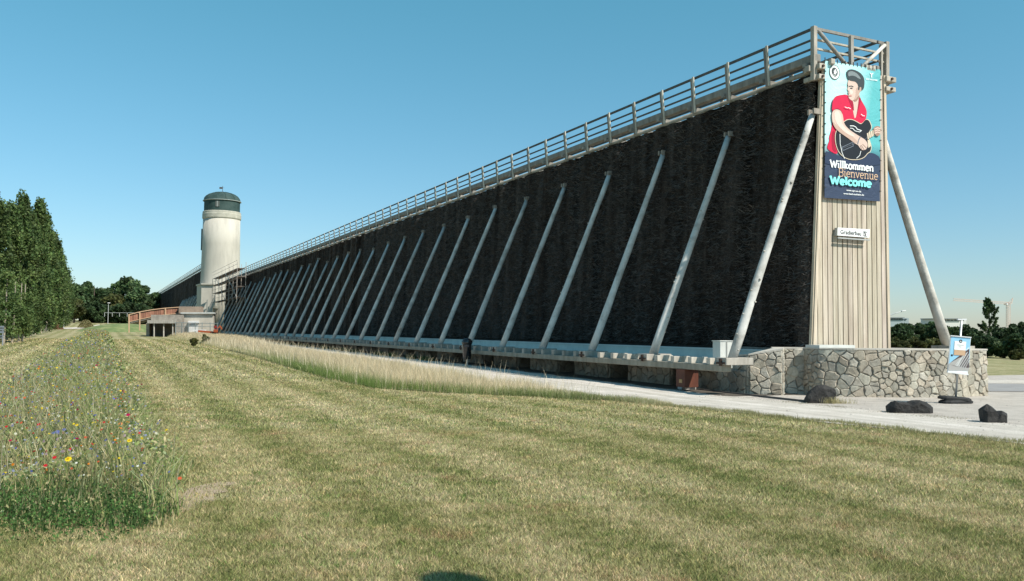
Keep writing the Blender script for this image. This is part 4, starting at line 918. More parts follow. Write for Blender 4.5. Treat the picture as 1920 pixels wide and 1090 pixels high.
# ------------------------------------------------------------------ leaves, trees
def leaf_mat(name,a,b,c=None): return mat(name,a,b,scale=.5,rough=.65,use=True,transl=.30,spec=.25,c3=c)
pop_leaf=leaf_mat('poplar_leaves',(.080,.125,.040),(.050,.090,.032),(.125,.16,.055))
dec_leaf=leaf_mat('broadleaf_leaves',(.062,.105,.042),(.040,.075,.034),(.095,.135,.055))
yel_leaf=leaf_mat('yellow_green_leaves',(.10,.105,.035),(.06,.075,.028))
dark_leaf=leaf_mat('dark_hedge_leaves',(.038,.066,.028),(.023,.044,.021),(.056,.088,.034))
bark=mat('pale_bark',(.42,.36,.29),(.26,.22,.17),scale=4,rough=.9,bump=.5);bark2=mat('dark_bark',(.12,.09,.07),rough=.9,bump=.5)
def leaves(cent,size,rs,flat=.0,colv=.35):
    n=len(cent);a=rs.normal(size=(n,3));a/=np.linalg.norm(a,axis=1)[:,None];b=rs.normal(size=(n,3));b-=a*(a*b).sum(1)[:,None];b/=np.linalg.norm(b,axis=1)[:,None]
    sz=size*rs.uniform(.6,1.4,n)[:,None];a=a*sz;b=b*sz*.6
    V=np.stack([cent-a,cent-b,cent+a,cent+b],1).reshape(-1,3);Fc=np.arange(4*n).reshape(-1,4)
    k=rs.uniform(1-colv,1+colv,n);col=np.stack([k*rs.uniform(.9,1.15,n),k,k*rs.uniform(.8,1.1,n)],1);return V,Fc,col
def sprig_cloud(rs,n,axisfn): return axisfn(rs,n)
def copytree(o,parent=None):
    c=o.copy();C.objects.link(c)
    if parent:c.parent=parent
    for ch in list(o.children): copytree(ch,c)
    return c
def poplar(h,r,n,seed,base=.06,lean=0):
    rs=np.random.default_rng(seed);nb=190
    zb=rs.uniform(base,.97,nb);ang=rs.uniform(0,6.28,nb)
    prof=np.interp(zb,[0,.06,.25,.55,.8,.93,1],[.45,.75,1.0,.92,.62,.34,.08])*r
    rr=prof*rs.uniform(.35,1.08,nb)
    cb=np.stack([np.cos(ang)*rr,np.sin(ang)*rr,zb*h],1);br=rs.uniform(.22,.48,nb)*(r/1.6)
    i=rs.integers(0,nb,n);u=rs.normal(size=(n,3));u/=np.linalg.norm(u,axis=1)[:,None];u*=(rs.random(n)**.4)[:,None]*br[i][:,None];u[:,2]*=2.4
    c=cb[i]+u
    lim=np.interp(c[:,2]/h,[0,.5,.8,.93,1.0,1.08],[9,9,1.0,.62,.28,.03])*r
    d_=np.hypot(c[:,0],c[:,1])+1e-6;k_=np.minimum(1,lim/d_);c[:,0]*=k_;c[:,1]*=k_
    tone=rs.uniform(.55,1.55,nb)[i];ok=c[:,2]<h*1.04;c=c[ok];poplar.tone=tone[ok]
    return c,cb
pr_=[]
def make_poplar(h,r,n,seed,size):
    t=root('poplar_tree',(0,0,0),'x','tree','poplars in the row on the left');rs=np.random.default_rng(seed+50)
    c,cb=poplar(h,r,n,seed);V,q_,cl=leaves(c,size,rs);cl=cl*poplar.tone[:,None];npmesh('crown',V,q_,pop_leaf,cl,parent=t)
    m=MB();m.tube([(0,0,-.4),(.03,0,h*.2),(-.03,.02,h*.5),(0,0,h*.93)],[.20,.16,.10,.02],8)
    for k in range(0,60,2):
        p=cb[k];m.tube([(0,0,max(p[2]-1.6,.6)),tuple(p)],[.035,.012],4)
    tr=m.build('trunk',bark,t);return t
pops=[]
#              pixel column, forward distance, pixel of the top, radius, kind
spec=[(-62,66,330,1.8,'nearest poplar, cut by the left edge, loose yellow-green leaves'),(-20,73,352,1.7,'second poplar from the left edge of the picture'),
(14,79,381,1.55,'poplar with a bare pale trunk near the left edge'),(34,86,362,1.75,'tallest-looking poplar of the row, pointed top over the left edge group'),(48,93,392,1.6,'poplar just right of the tallest-looking one'),
(58,100,402,1.7,'poplar with pale trunk foot showing at the lawn edge'),(69,110,376,2.0,'second pointed poplar crown from the middle of the row'),(78,119,398,1.9,'poplar behind the second pointed crown'),
(88,130,430,2.0,'middle poplar where the row steps down'),(96,141,434,2.2,'poplar with a rounded top after the step'),(103,153,458,2.3,'fourth poplar from the far end of the row'),
(109,165,476,2.4,'third poplar from the far end of the row'),(114,178,484,2.4,'second last poplar, beside the end tree'),(119,191,505,2.4,'last poplar at the far end of the row')]
for i,(px,d,top,r,lab) in enumerate(spec):
    x=xD(px,d);g=float(terr(x,d));h=D(px,top,d)[2]-g
    if i<6: o=make_poplar(h,r,15000,100+i,.13)
    else: o=make_poplar(h,r,9000,100+i,.17)
    o.location=(x,d,g-.1);o['label']=lab
# shoots and thin stems round the first poplars
for i,(px,d,py) in enumerate(((9,66,652),(25,70,642),(37,73,641),(44,74,640))):
    x=xD(px,d);g=float(terr(x,d));t=root('young_poplar',(x,d,g),['leaning pale stem with leaves at the left edge, foremost shoot','leafy young poplar shoot left of two thin stems','thin young poplar with leaves down to the ground','slim leafy shoot, last before the pale trunk foot'][i],'tree','young poplar shoots before the row')
    rs=np.random.default_rng(300+i);nb=40;c0=np.stack([rs.normal(0,.45,nb),rs.normal(0,.4,nb),rs.uniform(.8,4.2 if i else 5.5,nb)],1);k=rs.integers(0,nb,2200);c=c0[k]+rs.normal(0,.2,(2200,3));V,q_,cl=leaves(c,.10,rs);npmesh('crown',V,q_,pop_leaf,cl*1.15,parent=t)
    m=MB();m.tube([(x,d,g-.2),(x+.1,d,g+2.2),(x+.12,d,g+5)],[.09,.07,.03],7);m.build('trunk',bark,t)
def broad(name,px,d,top,wpx,lab,cat,grp,lm,n=6000,base=None,seed=0,size=.3,lobes=26,narrow=False,hollow=.2,trunk=True):
    x=xD(px,d);g=float(terr(x,d)) if base is None else base
    h=D(px,top,d)[2]-g;r=wpx/2*d/F;rs=np.random.default_rng(seed)
    t=root(name,(x,d,g),lab,cat,grp)
    u=rs.normal(size=(lobes,3));u/=np.linalg.norm(u,axis=1)[:,None]
    hb=hollow*h
    cz=(h+hb)/2;hz=(h-hb)/2
    rad=rs.uniform(.45,.86,lobes)[:,None]
    cb=u*rad*np.array([r,r,hz])+np.array([0,0,cz])
    if narrow: cb[:,:2]*=np.interp(cb[:,2]/h,[0,.3,.75,1],[1.1,1,.5,.12])[:,None]
    br=rs.uniform(.22,.40,lobes)*min(r,hz)*(.7 if narrow else 1.0)
    k=rs.integers(0,lobes,n);v=rs.normal(size=(n,3));v/=np.linalg.norm(v,axis=1)[:,None];v*=(rs.random(n)**.35)[:,None]*br[k][:,None]*np.array([1.15,1.15,.85])
    c=cb[k]+v;ok=(c[:,2]<h)&(c[:,2]>0);c=c[ok];tone_=rs.uniform(.6,1.5,lobes)[k][ok]
    V,q_,cl=leaves(c,size,rs,colv=.3);cl=cl*tone_[:,None];npmesh('crown' if trunk else 'foliage',V,q_,lm,cl,parent=t)
    m=MB()
    if trunk:
        m.tube([(x,d,g-.5),(x+.1,d,g+h*.3),(x,d,g+h*.75)],[r*.09+.05,r*.06+.04,.04],8)
        for j in range(0,lobes,2): m.tube([(x,d,g+h*.25),tuple(cb[j]+np.array([x,d,g]))],[r*.03+.02,.02],5)
        m.build('trunk',bark2,t)
    else:
        for j in range(0,lobes,2): m.tube([(x,d,g-.1),tuple(cb[j]+np.array([x,d,g]))],[.03,.012],4)
        m.build('stems',bark2,t)
    return t
gl='broadleaf trees beyond the meadow, left of the far works'
for i,(px,d,top,wp,lab,lm) in enumerate([(128,228,524,60,'dark rounded tree directly right of the poplar row end',dec_leaf),(152,250,520,46,'tree whose crown peeks out above the hay mound left side',dec_leaf),(176,246,516,62,'tree with the highest crown behind the hay mound',dec_leaf),
 (200,258,532,46,'darker tree in the dip between the two high crowns',dec_leaf),(212,232,552,44,'lower yellowish-green tree behind the lamp pole',yel_leaf),(238,250,518,64,'large round-headed tree nearest the far works',dec_leaf),(262,240,532,54,'dark tree touching the end of the far works',dec_leaf),(284,262,546,46,'dark tree half hidden by the end of the far works',dec_leaf),(150,232,572,44,'low dark bush filling the wood edge left of the mound',dark_leaf),(208,228,572,50,'low dark bush filling the wood edge behind the lamp pole',dark_leaf),(172,236,568,50,'low dark bush filling the wood edge right above the mound',dark_leaf),(252,226,570,46,'low dark bush filling the wood edge before the ramp',dark_leaf),(140,215,556,40,'brownish lower tree before the dark rounded tree',yel_leaf),(186,222,566,56,'low dark bushy tree at the wood edge behind the mound',dark_leaf),(232,224,566,60,'low dark bushy tree at the wood edge behind the white barrier',dark_leaf),(270,218,568,50,'low dark bushy tree at the wood edge by the ramp',dark_leaf)]):
    broad('broadleaf_tree',px,d,top,wp,lab,'tree',gl,lm,n=7500,seed=500+i,size=.42,hollow=-.15 if lm is dark_leaf else .12)
gr='dark trees along the field on the right'
RB=[(1652,92,604,50,'dark tree seen just left behind the plank end wall',dark_leaf,0),(1688,84,606,64,'dark rounded tree immediately right of the plank end wall',dark_leaf,0),(1716,88,603,44,'dark tree between the end wall and the right-hand strut',dark_leaf,0),(1737,95,596,30,'small pointed tree crown just left of the right-hand strut',dec_leaf,0),
 (1758,86,604,52,'dark tree passing behind the right-hand strut',dark_leaf,0),(1790,84,608,50,'dark tree behind the pole of the information board',dec_leaf,0),(1820,78,606,46,'dark tree below left of the tall feathery tree',dark_leaf,0),(1855,70,551,46,'tall feathery pointed tree standing above the others at the right',dec_leaf,1),
 (1883,66,612,54,'dark dense tree right of the tall feathery one',dark_leaf,0),(1908,72,600,36,'dark tree near the right edge with an uneven top',dark_leaf,0),(1930,64,606,50,'dark tree cut by the right edge',dark_leaf,0)]
for i,(px,d,top,wp,lab,lm,nar) in enumerate(RB):
    if nar:
        x=xD(px,d);g=float(terr(x,d));h=D(px,top,d)[2]-g;t=root('conifer_tree',(x,d,g),lab,'tree',gr);rs=np.random.default_rng(77)
        nb=70;zb=rs.uniform(.05,.97,nb);rr=np.interp(zb,[0,.35,.7,.9,1],[1.25,1.15,.75,.32,.04])*rs.uniform(.3,1,nb);an=rs.uniform(0,6.28,nb)
        base_=np.stack([np.cos(an)*rr*.7,np.sin(an)*rr*.7,zb*h*.92],1);k=rs.integers(0,nb,12000);f_=rs.random(12000)[:,None]
        c=base_[k]+f_*np.stack([np.cos(an)*.45,np.sin(an)*.45,rs.uniform(.3,.9,nb)],1)[k]*(.35+.65*(1-zb))[k][:,None]+rs.normal(0,.07,(12000,3))*(1.2-f_)
        V,q_,cl=leaves(c,.07,rs);npmesh('crown',V,q_,lm,cl*rs.uniform(.6,1.5,nb)[k][:,None],parent=t)
        m=MB();m.tube([(x,d,g-.3),(x,d,g+h*.95)],[.12,.02],7);m.build('trunk',bark2,t)
    else: broad('broadleaf_tree',px,d,top,wp,lab,'tree',gr,lm,n=9000,seed=600+i,size=.12,hollow=-.05,lobes=34)
for i,(px,d,top,wp,lab,lm) in enumerate([(1680,70,632,46,'low yellow-green bush just right of the plank end wall',yel_leaf),(1712,70,630,50,'low yellow-green bush in the middle of the gap before the strut',yel_leaf),(1748,70,632,46,'low yellow-green bush beside the right-hand strut',yel_leaf),(1840,60,622,60,'dark hedge bush right of the information board',dark_leaf),(1880,58,628,60,'dark hedge bush below the crane',dark_leaf),(1922,57,622,60,'dark hedge bush at the right edge',dark_leaf),(1905,54,656,26,'small grey-green bush at the foot of the dark hedge',yel_leaf),(1800,64,626,60,'dark hedge bush behind the information board',dark_leaf)]):
    broad('hedge_bush',px,d,top,wp,lab,'bush','bushes below the dark trees on the right',lm,n=5200,seed=700+i,size=.10,hollow=-.1,lobes=26,trunk=False)
# ------------------------------------------------------------------ small distant things, left
def lamp(px,d,top,lab,arm=.7,name='park_lamp'):
    x=xD(px,d);g=float(terr(x,d));zt_=D(px,top,d)[2];t=root(name,(x,d,g),lab,'lamp');lm=mat('lamp_grey',(.5,.52,.52))
    m=MB();m.tube([(x,d,g-.2),(x,d,zt_)],[.07,.05],7);m.build('pole',lm,t)
    m=MB();m.box(x-.15,x+arm,d-.2,d+.2,zt_,zt_+.16);m.build('lamp_head',mat('white_plastic',(.8,.8,.8)),t,bevel=.04);return t
lamp(121,160,584,'short park lamp with a flat white head by the end of the poplar row')
lamp(203.5,190,569,'grey lamp pole standing before the dark trees beyond the mound',arm=.3)
lamp(3,90,558,'slim white lamp pole between the poplars at the left edge',arm=.3)
fr=root('barrier_rail',(xD(240,195),195,3),'low white tubular rail fence in front of the dark wood','fence')
wm=mat('dull_white_rail',(.42,.44,.43))
for a,b_ in ((196,210),(211,224),(225,238),(240,252),(254,266),(268,290)):
    m=MB();m.tube([D(a,586.5,195),D(b_,587,195)],[.045,.045],5);m.build('rail',wm,fr)
for px in (196,210.5,224,238.5,253,267,290):
    m=MB();m.tube([D(px,586.5,195),D(px,594,195)],[.06,.06],5);m.build('rail_post',wm,fr)
hm=MB()
hx=xD(162.5,168);hg=float(terr(hx,168))
rs=np.random.default_rng(5);n=5000;th=rs.uniform(0,6.28,n);rr=rs.random(n)**.5;c=np.stack([hx+np.cos(th)*rr*1.5,168+np.sin(th)*rr*1.5,hg-.1+(1-rr**2)*1.7*rs.uniform(.75,1.02,n)],1)
V,q_,cl=leaves(c,.13,rs);ho=npmesh('grass_mound',V,q_,mat('dry_hay',(.26,.235,.12),(.18,.17,.08),use=True,transl=.2),cl);tag(ho,'rounded mound of dry tall grass beside the bend of the far path','mound')
n=2500;hx2=xD(109,150);hg2=float(terr(hx2,150));th=rs.uniform(0,6.28,n);rr=rs.random(n)**.5;c=np.stack([hx2+np.cos(th)*rr*1.1,150+np.sin(th)*rr*1.0,hg2-.1+(1-rr**2)*1.0*rs.uniform(.7,1.02,n)],1)
V,q_,cl=leaves(c,.10,rs);ho=npmesh('brush_pile',V,q_,mat('red_brown_brush',(.26,.15,.10),(.18,.10,.06),use=True,transl=.2),cl);tag(ho,'low reddish-brown pile of cut brush at the end of the poplar row','brush pile')
# green bank right of the path end
gx_=np.linspace(-1,1,30);gy_=np.linspace(-1,1,16);GX,GY=np.meshgrid(gx_,gy_);bx=xD(222,140);R2=GX**2+GY**2
VX=bx+GX*6.2;VY=142+GY*9;VZ=terr(VX,VY)-.05+1.35*np.clip(1-R2,0,1)**.8
idx=np.arange(GX.size).reshape(GX.shape);q_=np.stack([idx[:-1,:-1],idx[:-1,1:],idx[1:,1:],idx[1:,:-1]],-1).reshape(-1,4)
bk=npmesh('grass_bank',np.stack([VX,VY,VZ],-1).reshape(-1,3),q_,mat('lush_bank_grass',(.15,.19,.075),(.09,.14,.05),scale=.8,rough=.9,bump=.6,bscale=6,c3=(.27,.27,.13)),smooth=True);bk['kind']='structure'
# slatted bench at the left edge
bn_=root('slatted_bench',(xD(-2,62),62,.2),'grey slatted bench at the left edge below the poplars','bench');sm2=mat('grey_slats',(.22,.24,.27))
for k,(y,dd) in enumerate(((613,62.3),(618,62.2),(623,62.1))):
    m=MB();m.bar(D(-30,y,dd),D(7.5,y,dd),.04,.13);m.build('backrest_slat',sm2,bn_)
for k,(y,dd) in enumerate(((630,61.9),(634,61.6))):
    m=MB();m.bar(D(-30,y,dd),D(8,y,dd),.25,.06);m.build('seat_slat',sm2,bn_)
for px in (-28,5):
    m=MB();m.bar(D(px,612,62.35),D(px,652,62.35),.07,.07);m.bar(D(px,634,61.5),D(px,654,61.5),.07,.07);m.build('leg',sm2,bn_)
# ------------------------------------------------------------------ small distant things, right
sl_=root('street_lamp',(xD(1664,60),60,0),'curved-arm street lamp reaching out from behind the plank end wall','street lamp')
lm=mat('lamp_grey',(.5,.52,.52));m=MB();m.tube([D(1663,640,60),D(1663.5,598,60)],[.07,.055],8);m.tube([D(1663.5,598,60),D(1668,592.5,60),D(1676,588.5,60),D(1692,584,60)],[.05,.04,.035,.03],8);m.build('pole',lm,sl_,smooth=True)
m=MB();m.bar(D(1690,584,60),D(1698,583,60),.16,.09);m.build('lamp_head',mat('white_plastic',(.8,.8,.8)),sl_,bevel=.03)
cd=520.
cr_=root('tower_crane',(xD(1890.5,cd),cd,0),'slender orange tower crane on the skyline with its long jib to the left','crane')
cm=mat('hazed_crane_orange',(.70,.57,.50),(.62,.50,.44),scale=.1)  # orange paled: distance haze is mixed into this colour
def lattice(name,p,q,wd,nseg):
    m=MB();p=np.array(p);q=np.array(q);d=(q-p);L=np.linalg.norm(d);d/=L;s1=np.cross(d,[0,1,0]);s1/=np.linalg.norm(s1);s2=np.array([0,1.,0])
    cs=[(a*s1+b*s2)*wd/2 for a,b in((1,1),(1,-1),(-1,-1),(-1,1))]
    for c in cs: m.bar(p+c,q+c,.22,.22,up=(0,1,0))
    for k in range(nseg):
        for j in range(4): m.bar(p+cs[j]+d*L*k/nseg,p+cs[(j+1)%4]+d*L*(k+1)/nseg,.12,.12,up=(0,1,0))
    return m.build(name,cm,cr_)
lattice('mast',D(1890.5,625,cd),D(1890.5,568,cd),1.6,14)
lattice('jib',D(1890.5,569,cd),D(1788,562,cd),1.2,24);lattice('counter_jib',D(1890.5,569,cd),D(1897,568,cd),1.2,2)
m=MB();m.bar(D(1897,568,cd),D(1899,559,cd),.4,.4);m.bar(D(1890,569,cd),D(1899,559,cd),.3,.3);m.build('a_frame',cm,cr_)
m=MB();pbox(m,1887.5,1890,569,572,cd-1,2);m.build('cab',mat('white_plastic',(.8,.8,.8)),cr_)
for (x0,x1,y0,lab,nm_,c,dd) in ((1768,1812,598.5,'long white flat-roofed building on the skyline behind the information board pole','white_building',(.72,.71,.68),420),(1669,1704,596.5,'grey flat-roofed building on the skyline right of the plank end wall','grey_building',(.36,.42,.44),430)):
    r_=root('distant_building',D((x0+x1)/2,625,dd),lab,'building');m=MB();pbox(m,x0,x1,y0,628,dd,14);wl=m.build('wall',mat(nm_,c,rough=.8),r_)
    m=MB();pbox(m,x0-1,x1-8,y0-1.6,y0-.05,dd-1,14);m.build('roof_slab',mat('roof_grey',(.3,.32,.33)),r_)
    for k in range(6):
        a=x0+2+k*(x1-x0-4)/6;m=MB();pbox(m,a,a+(x1-x0)/10,y0+1.6,y0+3.4,dd-.4,.3);m.build('window',mat('dark_glass',(.05,.07,.09),rough=.2),r_)
# ------------------------------------------------------------------ grass
def inst_blades(x,y,h,wd,lean,col,zbase=None,segs=1,cross=None):
    n=len(x);z=terr(x,y) if zbase is None else zbase
    a=rng.uniform(0,6.28,n);sx,sy=np.cos(a)*wd/2,np.sin(a)*wd/2
    la=rng.uniform(0,6.28,n);lx,ly=np.cos(la)*lean*h,np.sin(la)*lean*h
    b0=np.stack([x-sx,y-sy,z],1);b1=np.stack([x+sx,y+sy,z],1);tp=np.stack([x+lx,y+ly,z+h],1)
    if segs==1:
        return np.stack([b0,b1,tp],1).reshape(-1,3),np.arange(3*n).reshape(-1,3),col
    m0=np.stack([x-sx*.8+lx*.3,y-sy*.8+ly*.3,z+h*.6],1);m1=np.stack([x+sx*.8+lx*.3,y+sy*.8+ly*.3,z+h*.6],1)
    V=np.stack([b0,b1,m1,m0,tp],1).reshape(-1,3);i=np.arange(n)*5
    Fc=np.concatenate([np.stack([i,i+1,i+2],1),np.stack([i,i+2,i+3],1),np.stack([i+3,i+2,i+4],1)]);return V,Fc,np.concatenate([col,col,col])
bpx=[(1300,766),(1150,753),(1000,745),(850,739),(700,729),(620,712),(550,692),(480,671),(400,650),(340,637),(280,624)]
BL=sorted([loc(G(*p))[:2] for p in bpx]);bs_,bt_=zip(*BL)
def meadow_edge(s): return np.interp(s,[-3]+list(bs_)+[140],[7.7]+list(bt_)+[bt_[-1]])
def ST(x,y): dx,dy=x-O[0],y-O[1];return dx*A[0]+dy*A[1],-(dx*N[0]+dy*N[1])
TL,TR=21.35,18.50
Vs=[];Fs=[];Cs=[];off=0
for (d0_,d1_,n,h,wd) in ((4.4,8,330000,.024,.0055),(8,14,320000,.028,.008),(14,26,230000,.034,.014),(26,48,110000,.045,.035),(48,90,90000,.06,.07)):
    d=np.sqrt(rng.uniform(d0_**2,d1_**2,n));x=d*rng.uniform(-.66,.66,n)
    s,t=ST(x,d);ok=(t>pathedge(s)+.05+rng.uniform(-.1,.1,n))&((t<TR+.1)|(t>TL)|(d<7.15));ok&=~((t<meadow_edge(s)-.1)&(s>-3))
    # worn spot at the corner of the flower strip
    ok&=~((((x+3.0+.1*np.sin(d*9))/.26)**2+((d-8.2)/.75)**2<1)&(rng.random(n)<.5))
    x=x[ok];d=d[ok];k=len(x)
    hh=h*rng.uniform(.5,1.6,k);ww=wd*rng.uniform(.6,1.4,k)
    tone=rng.uniform(.42,1.95,k);st=rng.random(k)<.30;cl_=rng.random(k)<.04;tone[cl_]*=.55
    col=np.stack([tone*np.where(st,1.5,1),tone*np.where(st,1.25,1.05),tone*np.where(st,1.35,.9)],1)
    V,f_,c=inst_blades(x,d,hh,ww,rng.uniform(.2,1.3,k),col);Vs.append(V);Fs.append(f_+off);Cs.append(c);off+=len(V)
nc=1500;cd_=np.sqrt(rng.uniform(4.8**2,22**2,nc));cx_=cd_*rng.uniform(-.62,.62,nc);cs_,ct_=ST(cx_,cd_);ok=(ct_>pathedge(cs_)+.3)&((ct_<TR-.2)|(cd_<6.8));cx_,cd_=cx_[ok],cd_[ok];nc=len(cx_)
m_=34;kk_=np.repeat(np.arange(nc),m_);rad_=rng.uniform(.03,.11,nc)[kk_];x=cx_[kk_]+rng.normal(0,1,nc*m_)*rad_;d=cd_[kk_]+rng.normal(0,1,nc*m_)*rad_;dry=(rng.random(nc)<.30)[kk_];tn=rng.uniform(.7,1.4,nc*m_)
col=np.where(dry[:,None],np.array([1.9,1.65,1.5])[None],np.array([.62,.95,.55])[None])*tn[:,None];V,f_,c=inst_blades(x,d,rng.uniform(.015,.042,nc*m_),rng.uniform(.006,.014,nc*m_),rng.uniform(.5,1.8,nc*m_),col);Vs.append(V);Fs.append(f_+off);Cs.append(c);off+=len(V)
gr_=npmesh('mown_grass',np.concatenate(Vs),np.concatenate(Fs),lawn_mat('mown_grass_blades',True),np.concatenate(Cs));tag(gr_,'short mown lawn grass, half dry, across the foreground','grass',kind='stuff')
rows=[]
for i in range(13):
    y=7.4+i*.13;wd_=.20*math.sqrt(max(0,1-((y-8.2)/.85)**2))+.02;cx0=-3.0+.05*math.sin(i*1.7);rows.append(((cx0-wd_*random.uniform(.7,1.2),y),(cx0+wd_*random.uniform(.7,1.2),y)))
sheet('bare_soil',rows,4,mat('dry_bare_soil',(.42,.33,.235),(.30,.225,.155),scale=7,rough=.95,bump=.8,bscale=40),.006)
# tall dry meadow strip
Vs=[];Fs=[];Cs=[];off=0
mead=mat('meadow_grass',(1,1,1),(.85,.85,.85),scale=.7,rough=.85,use=True,transl=.35,spec=.2)
for n,s0_,s1_,wdk in ((42000,-2.5,12,.006),(52000,12,32,.010),(46000,32,62,.018),(46000,60,112,.035)):
    s=rng.uniform(s0_,s1_,n);lo=np.interp(s,[-3,0,6,15,36,46,60,76,112],[7.4,7.6,8.0,8.5,8.5,8.0,6.7,5.2,5.2]);hi=meadow_edge(s);lo=lo+.35*np.sin(s*1.3)+.25*np.sin(s*3.7+1)+rng.exponential(.25,n)
    k=rng.random(n)**.75;t=lo+(hi-lo)*k;p=O+A*s[:,None]-N*t[:,None];e=np.minimum((hi-t),(t-lo)*1.5)
    hh=np.clip(.10+e*.45,.08,.42+.12*(s>50))*rng.uniform(.35,1.35,n)*np.interp(s,[-3,0,4,9],[.25,.4,.8,1])
    keep=rng.random(n)<np.interp(s,[-3,0,3],[.3,.6,1]);
    g=np.clip(1.25-(hi-t)/.75,0,1)*np.interp(s,[-2,0,4,16,28,40],[.3,.7,1,.9,.5,.3]);low=rng.random(n)<.18
    gg=np.clip(g+.35*low,0,1)*(rng.random(n)<.95)
    tone=rng.uniform(.75,1.3,n)
    c1=np.array([.72,.60,.41]);c2=np.array([.16,.24,.06]);col=(c1*(1-gg)[:,None]+c2*gg[:,None])*tone[:,None]
    hh=np.where(g>.3,np.maximum(hh,rng.uniform(.12,.34,n)*np.interp(s,[-3,0,3],[.3,.6,1])),hh)
    p=p[keep];V,f_,c=inst_blades(p[:,0],p[:,1],hh[keep],wdk*rng.uniform(.6,1.5,keep.sum()),rng.uniform(.1,.55,keep.sum()),col[keep],segs=2);Vs.append(V);Fs.append(f_+off);Cs.append(c);off+=len(V)
    # seed heads
    j=np.where(rng.random(len(p))<.28)[0]
n=2600;s=rng.uniform(0,60,n)**1.0;lo=np.interp(s,[0,36,60],[8.0,8.3,6.4]);t=lo+(meadow_edge(s)-lo)*rng.random(n);p=O+A*s[:,None]-N*t[:,None]
V,f_,c=inst_blades(p[:,0],p[:,1],rng.uniform(.45,.85,n)*np.interp(s,[0,6],[.6,1]),np.interp(s,[0,60],[.007,.03]),rng.uniform(.1,.5,n),np.array([.78,.68,.50])*rng.uniform(.8,1.2,n)[:,None],segs=2);Vs.append(V);Fs.append(f_+off);Cs.append(c);off+=len(V)
md=npmesh('tall_dry_grass',np.concatenate(Vs),np.concatenate(Fs),mead,np.concatenate(Cs));tag(md,'tall straw-coloured meadow grass along the gravel path','grass',kind='stuff')
# straw-coloured soil under the meadow
rows=[]
for s in np.linspace(3,118,120):
    lo=float(np.interp(s,[-3,0,6,15,36,46,60,76,112],[8.2,8.3,8.6,8.8,8.7,8.0,6.8,5.6,5.6]));rows.append((W(s,float(meadow_edge(s))-.15,0)[:2],W(s,lo,0)[:2]))
sheet('meadow_soil',rows,6,mat('straw_litter',(.40,.35,.21),(.25,.24,.12),scale=1.2,rough=.95,bump=.8,bscale=20),.025)
# bushes at the meadow by the site, small weeds along the beam
for i,(px,d,top,wp,lab) in enumerate(((366,66,630,15,'leafy green shrub standing in the dry meadow before the site fence'),(388,74,626,20,'broad green weed clump in the meadow right of the shrub'))):
    broad('meadow_shrub',px,d,top,wp,lab,'bush','shrubs in the dry meadow',yel_leaf,n=2600,seed=800+i,size=.05,hollow=-.1,lobes=30,trunk=False)
n=9000;s=rng.uniform(18,62,n);t=rng.uniform(4.4,4.75,n);p=O+A*s[:,None]-N*t[:,None];cl_=np.sin(s*.9)+np.sin(s*2.3+1)>.2;p=p[cl_];k=len(p);tone=rng.uniform(.6,1.3,k)
V,f_,c=inst_blades(p[:,0],p[:,1],rng.uniform(.06,.3,k),np.full(k,.02),rng.uniform(.1,.6,k),np.array([.09,.13,.05])*tone[:,None],segs=2);wo=npmesh('beam_foot_weeds',V,f_,mead,c);tag(wo,'green weeds growing along the foot of the stone piers','weeds',kind='stuff')
# tuft by the first boulder and scattered tufts at the path edge
p=G(1556,757);k=420;a=rng.normal(0,1,(k,2));V,f_,c=inst_blades(p[0]+a[:,0]*.10+np.where(rng.random(k)<.3,rng.uniform(0,.6,k),0),p[1]-.05+a[:,1]*.05,rng.uniform(.04,.2,k),np.full(k,.007),rng.uniform(.1,.8,k),np.array([.50,.44,.24])*rng.uniform(.6,1.2,k)[:,None],segs=2)
to=npmesh('grass_tuft',V,f_,mead,c);tag(to,'small dry grass tuft at the right foot of the flat-topped boulder','grass',kind='stuff')
k=5000;s=rng.uniform(-12,0,k);t=4.30+rng.normal(0,.16,k);p=O+A*s[:,None]-N*t[:,None];on=np.sin(s*1.9+.4)+np.sin(s*4.7)>.1;p=p[on];k=len(p)
V,f_,c=inst_blades(p[:,0],p[:,1],rng.uniform(.01,.05,k),np.full(k,.008),rng.uniform(.3,1.2,k),np.array([.34,.31,.19])*rng.uniform(.6,1.2,k)[:,None]);eo=npmesh('path_edge_grass',V,f_,mead,c);tag(eo,'thin dry grass along the line of boulders','grass',kind='stuff')
k=9000;s=rng.uniform(-13,8,k);t=np.where(rng.random(k)<.5,rng.uniform(4.0,4.7,k),rng.uniform(-3,7,k));p=O+A*s[:,None]-N*t[:,None]
sz=rng.exponential(.0035,k)+.004;zz=terr(p[:,0],p[:,1])+.012;c0=np.stack([p[:,0],p[:,1],zz],1)
oc=np.array([[1,0,0],[0,1,0],[-1,0,0],[0,-1,0],[0,0,.8]],float);V=(c0[:,None,:]+oc[None]*sz[:,None,None]*rng.uniform(.6,1.3,(k,5,1))).reshape(-1,3);i=np.arange(k)*5
f_=np.concatenate([np.stack([i,i+1,i+4],1),np.stack([i+1,i+2,i+4],1),np.stack([i+2,i+3,i+4],1),np.stack([i+3,i,i+4],1)]);cc=np.array([.50,.45,.40])*rng.uniform(.4,1.35,k)[:,None]
pb=npmesh('loose_stones',V,f_,mat('pebble',(1,1,1),(.8,.8,.8),use=True,rough=.9),np.concatenate([cc]*4));tag(pb,'loose gravel stones strewn on the path and forecourt','gravel',kind='stuff')
k=16000;s=rng.uniform(-14,3,k);t=pathedge(s)+rng.normal(-.02,.10,k)+.12*np.sin(s*2.1)+.07*np.sin(s*5.3);p=O+A*s[:,None]-N*t[:,None]
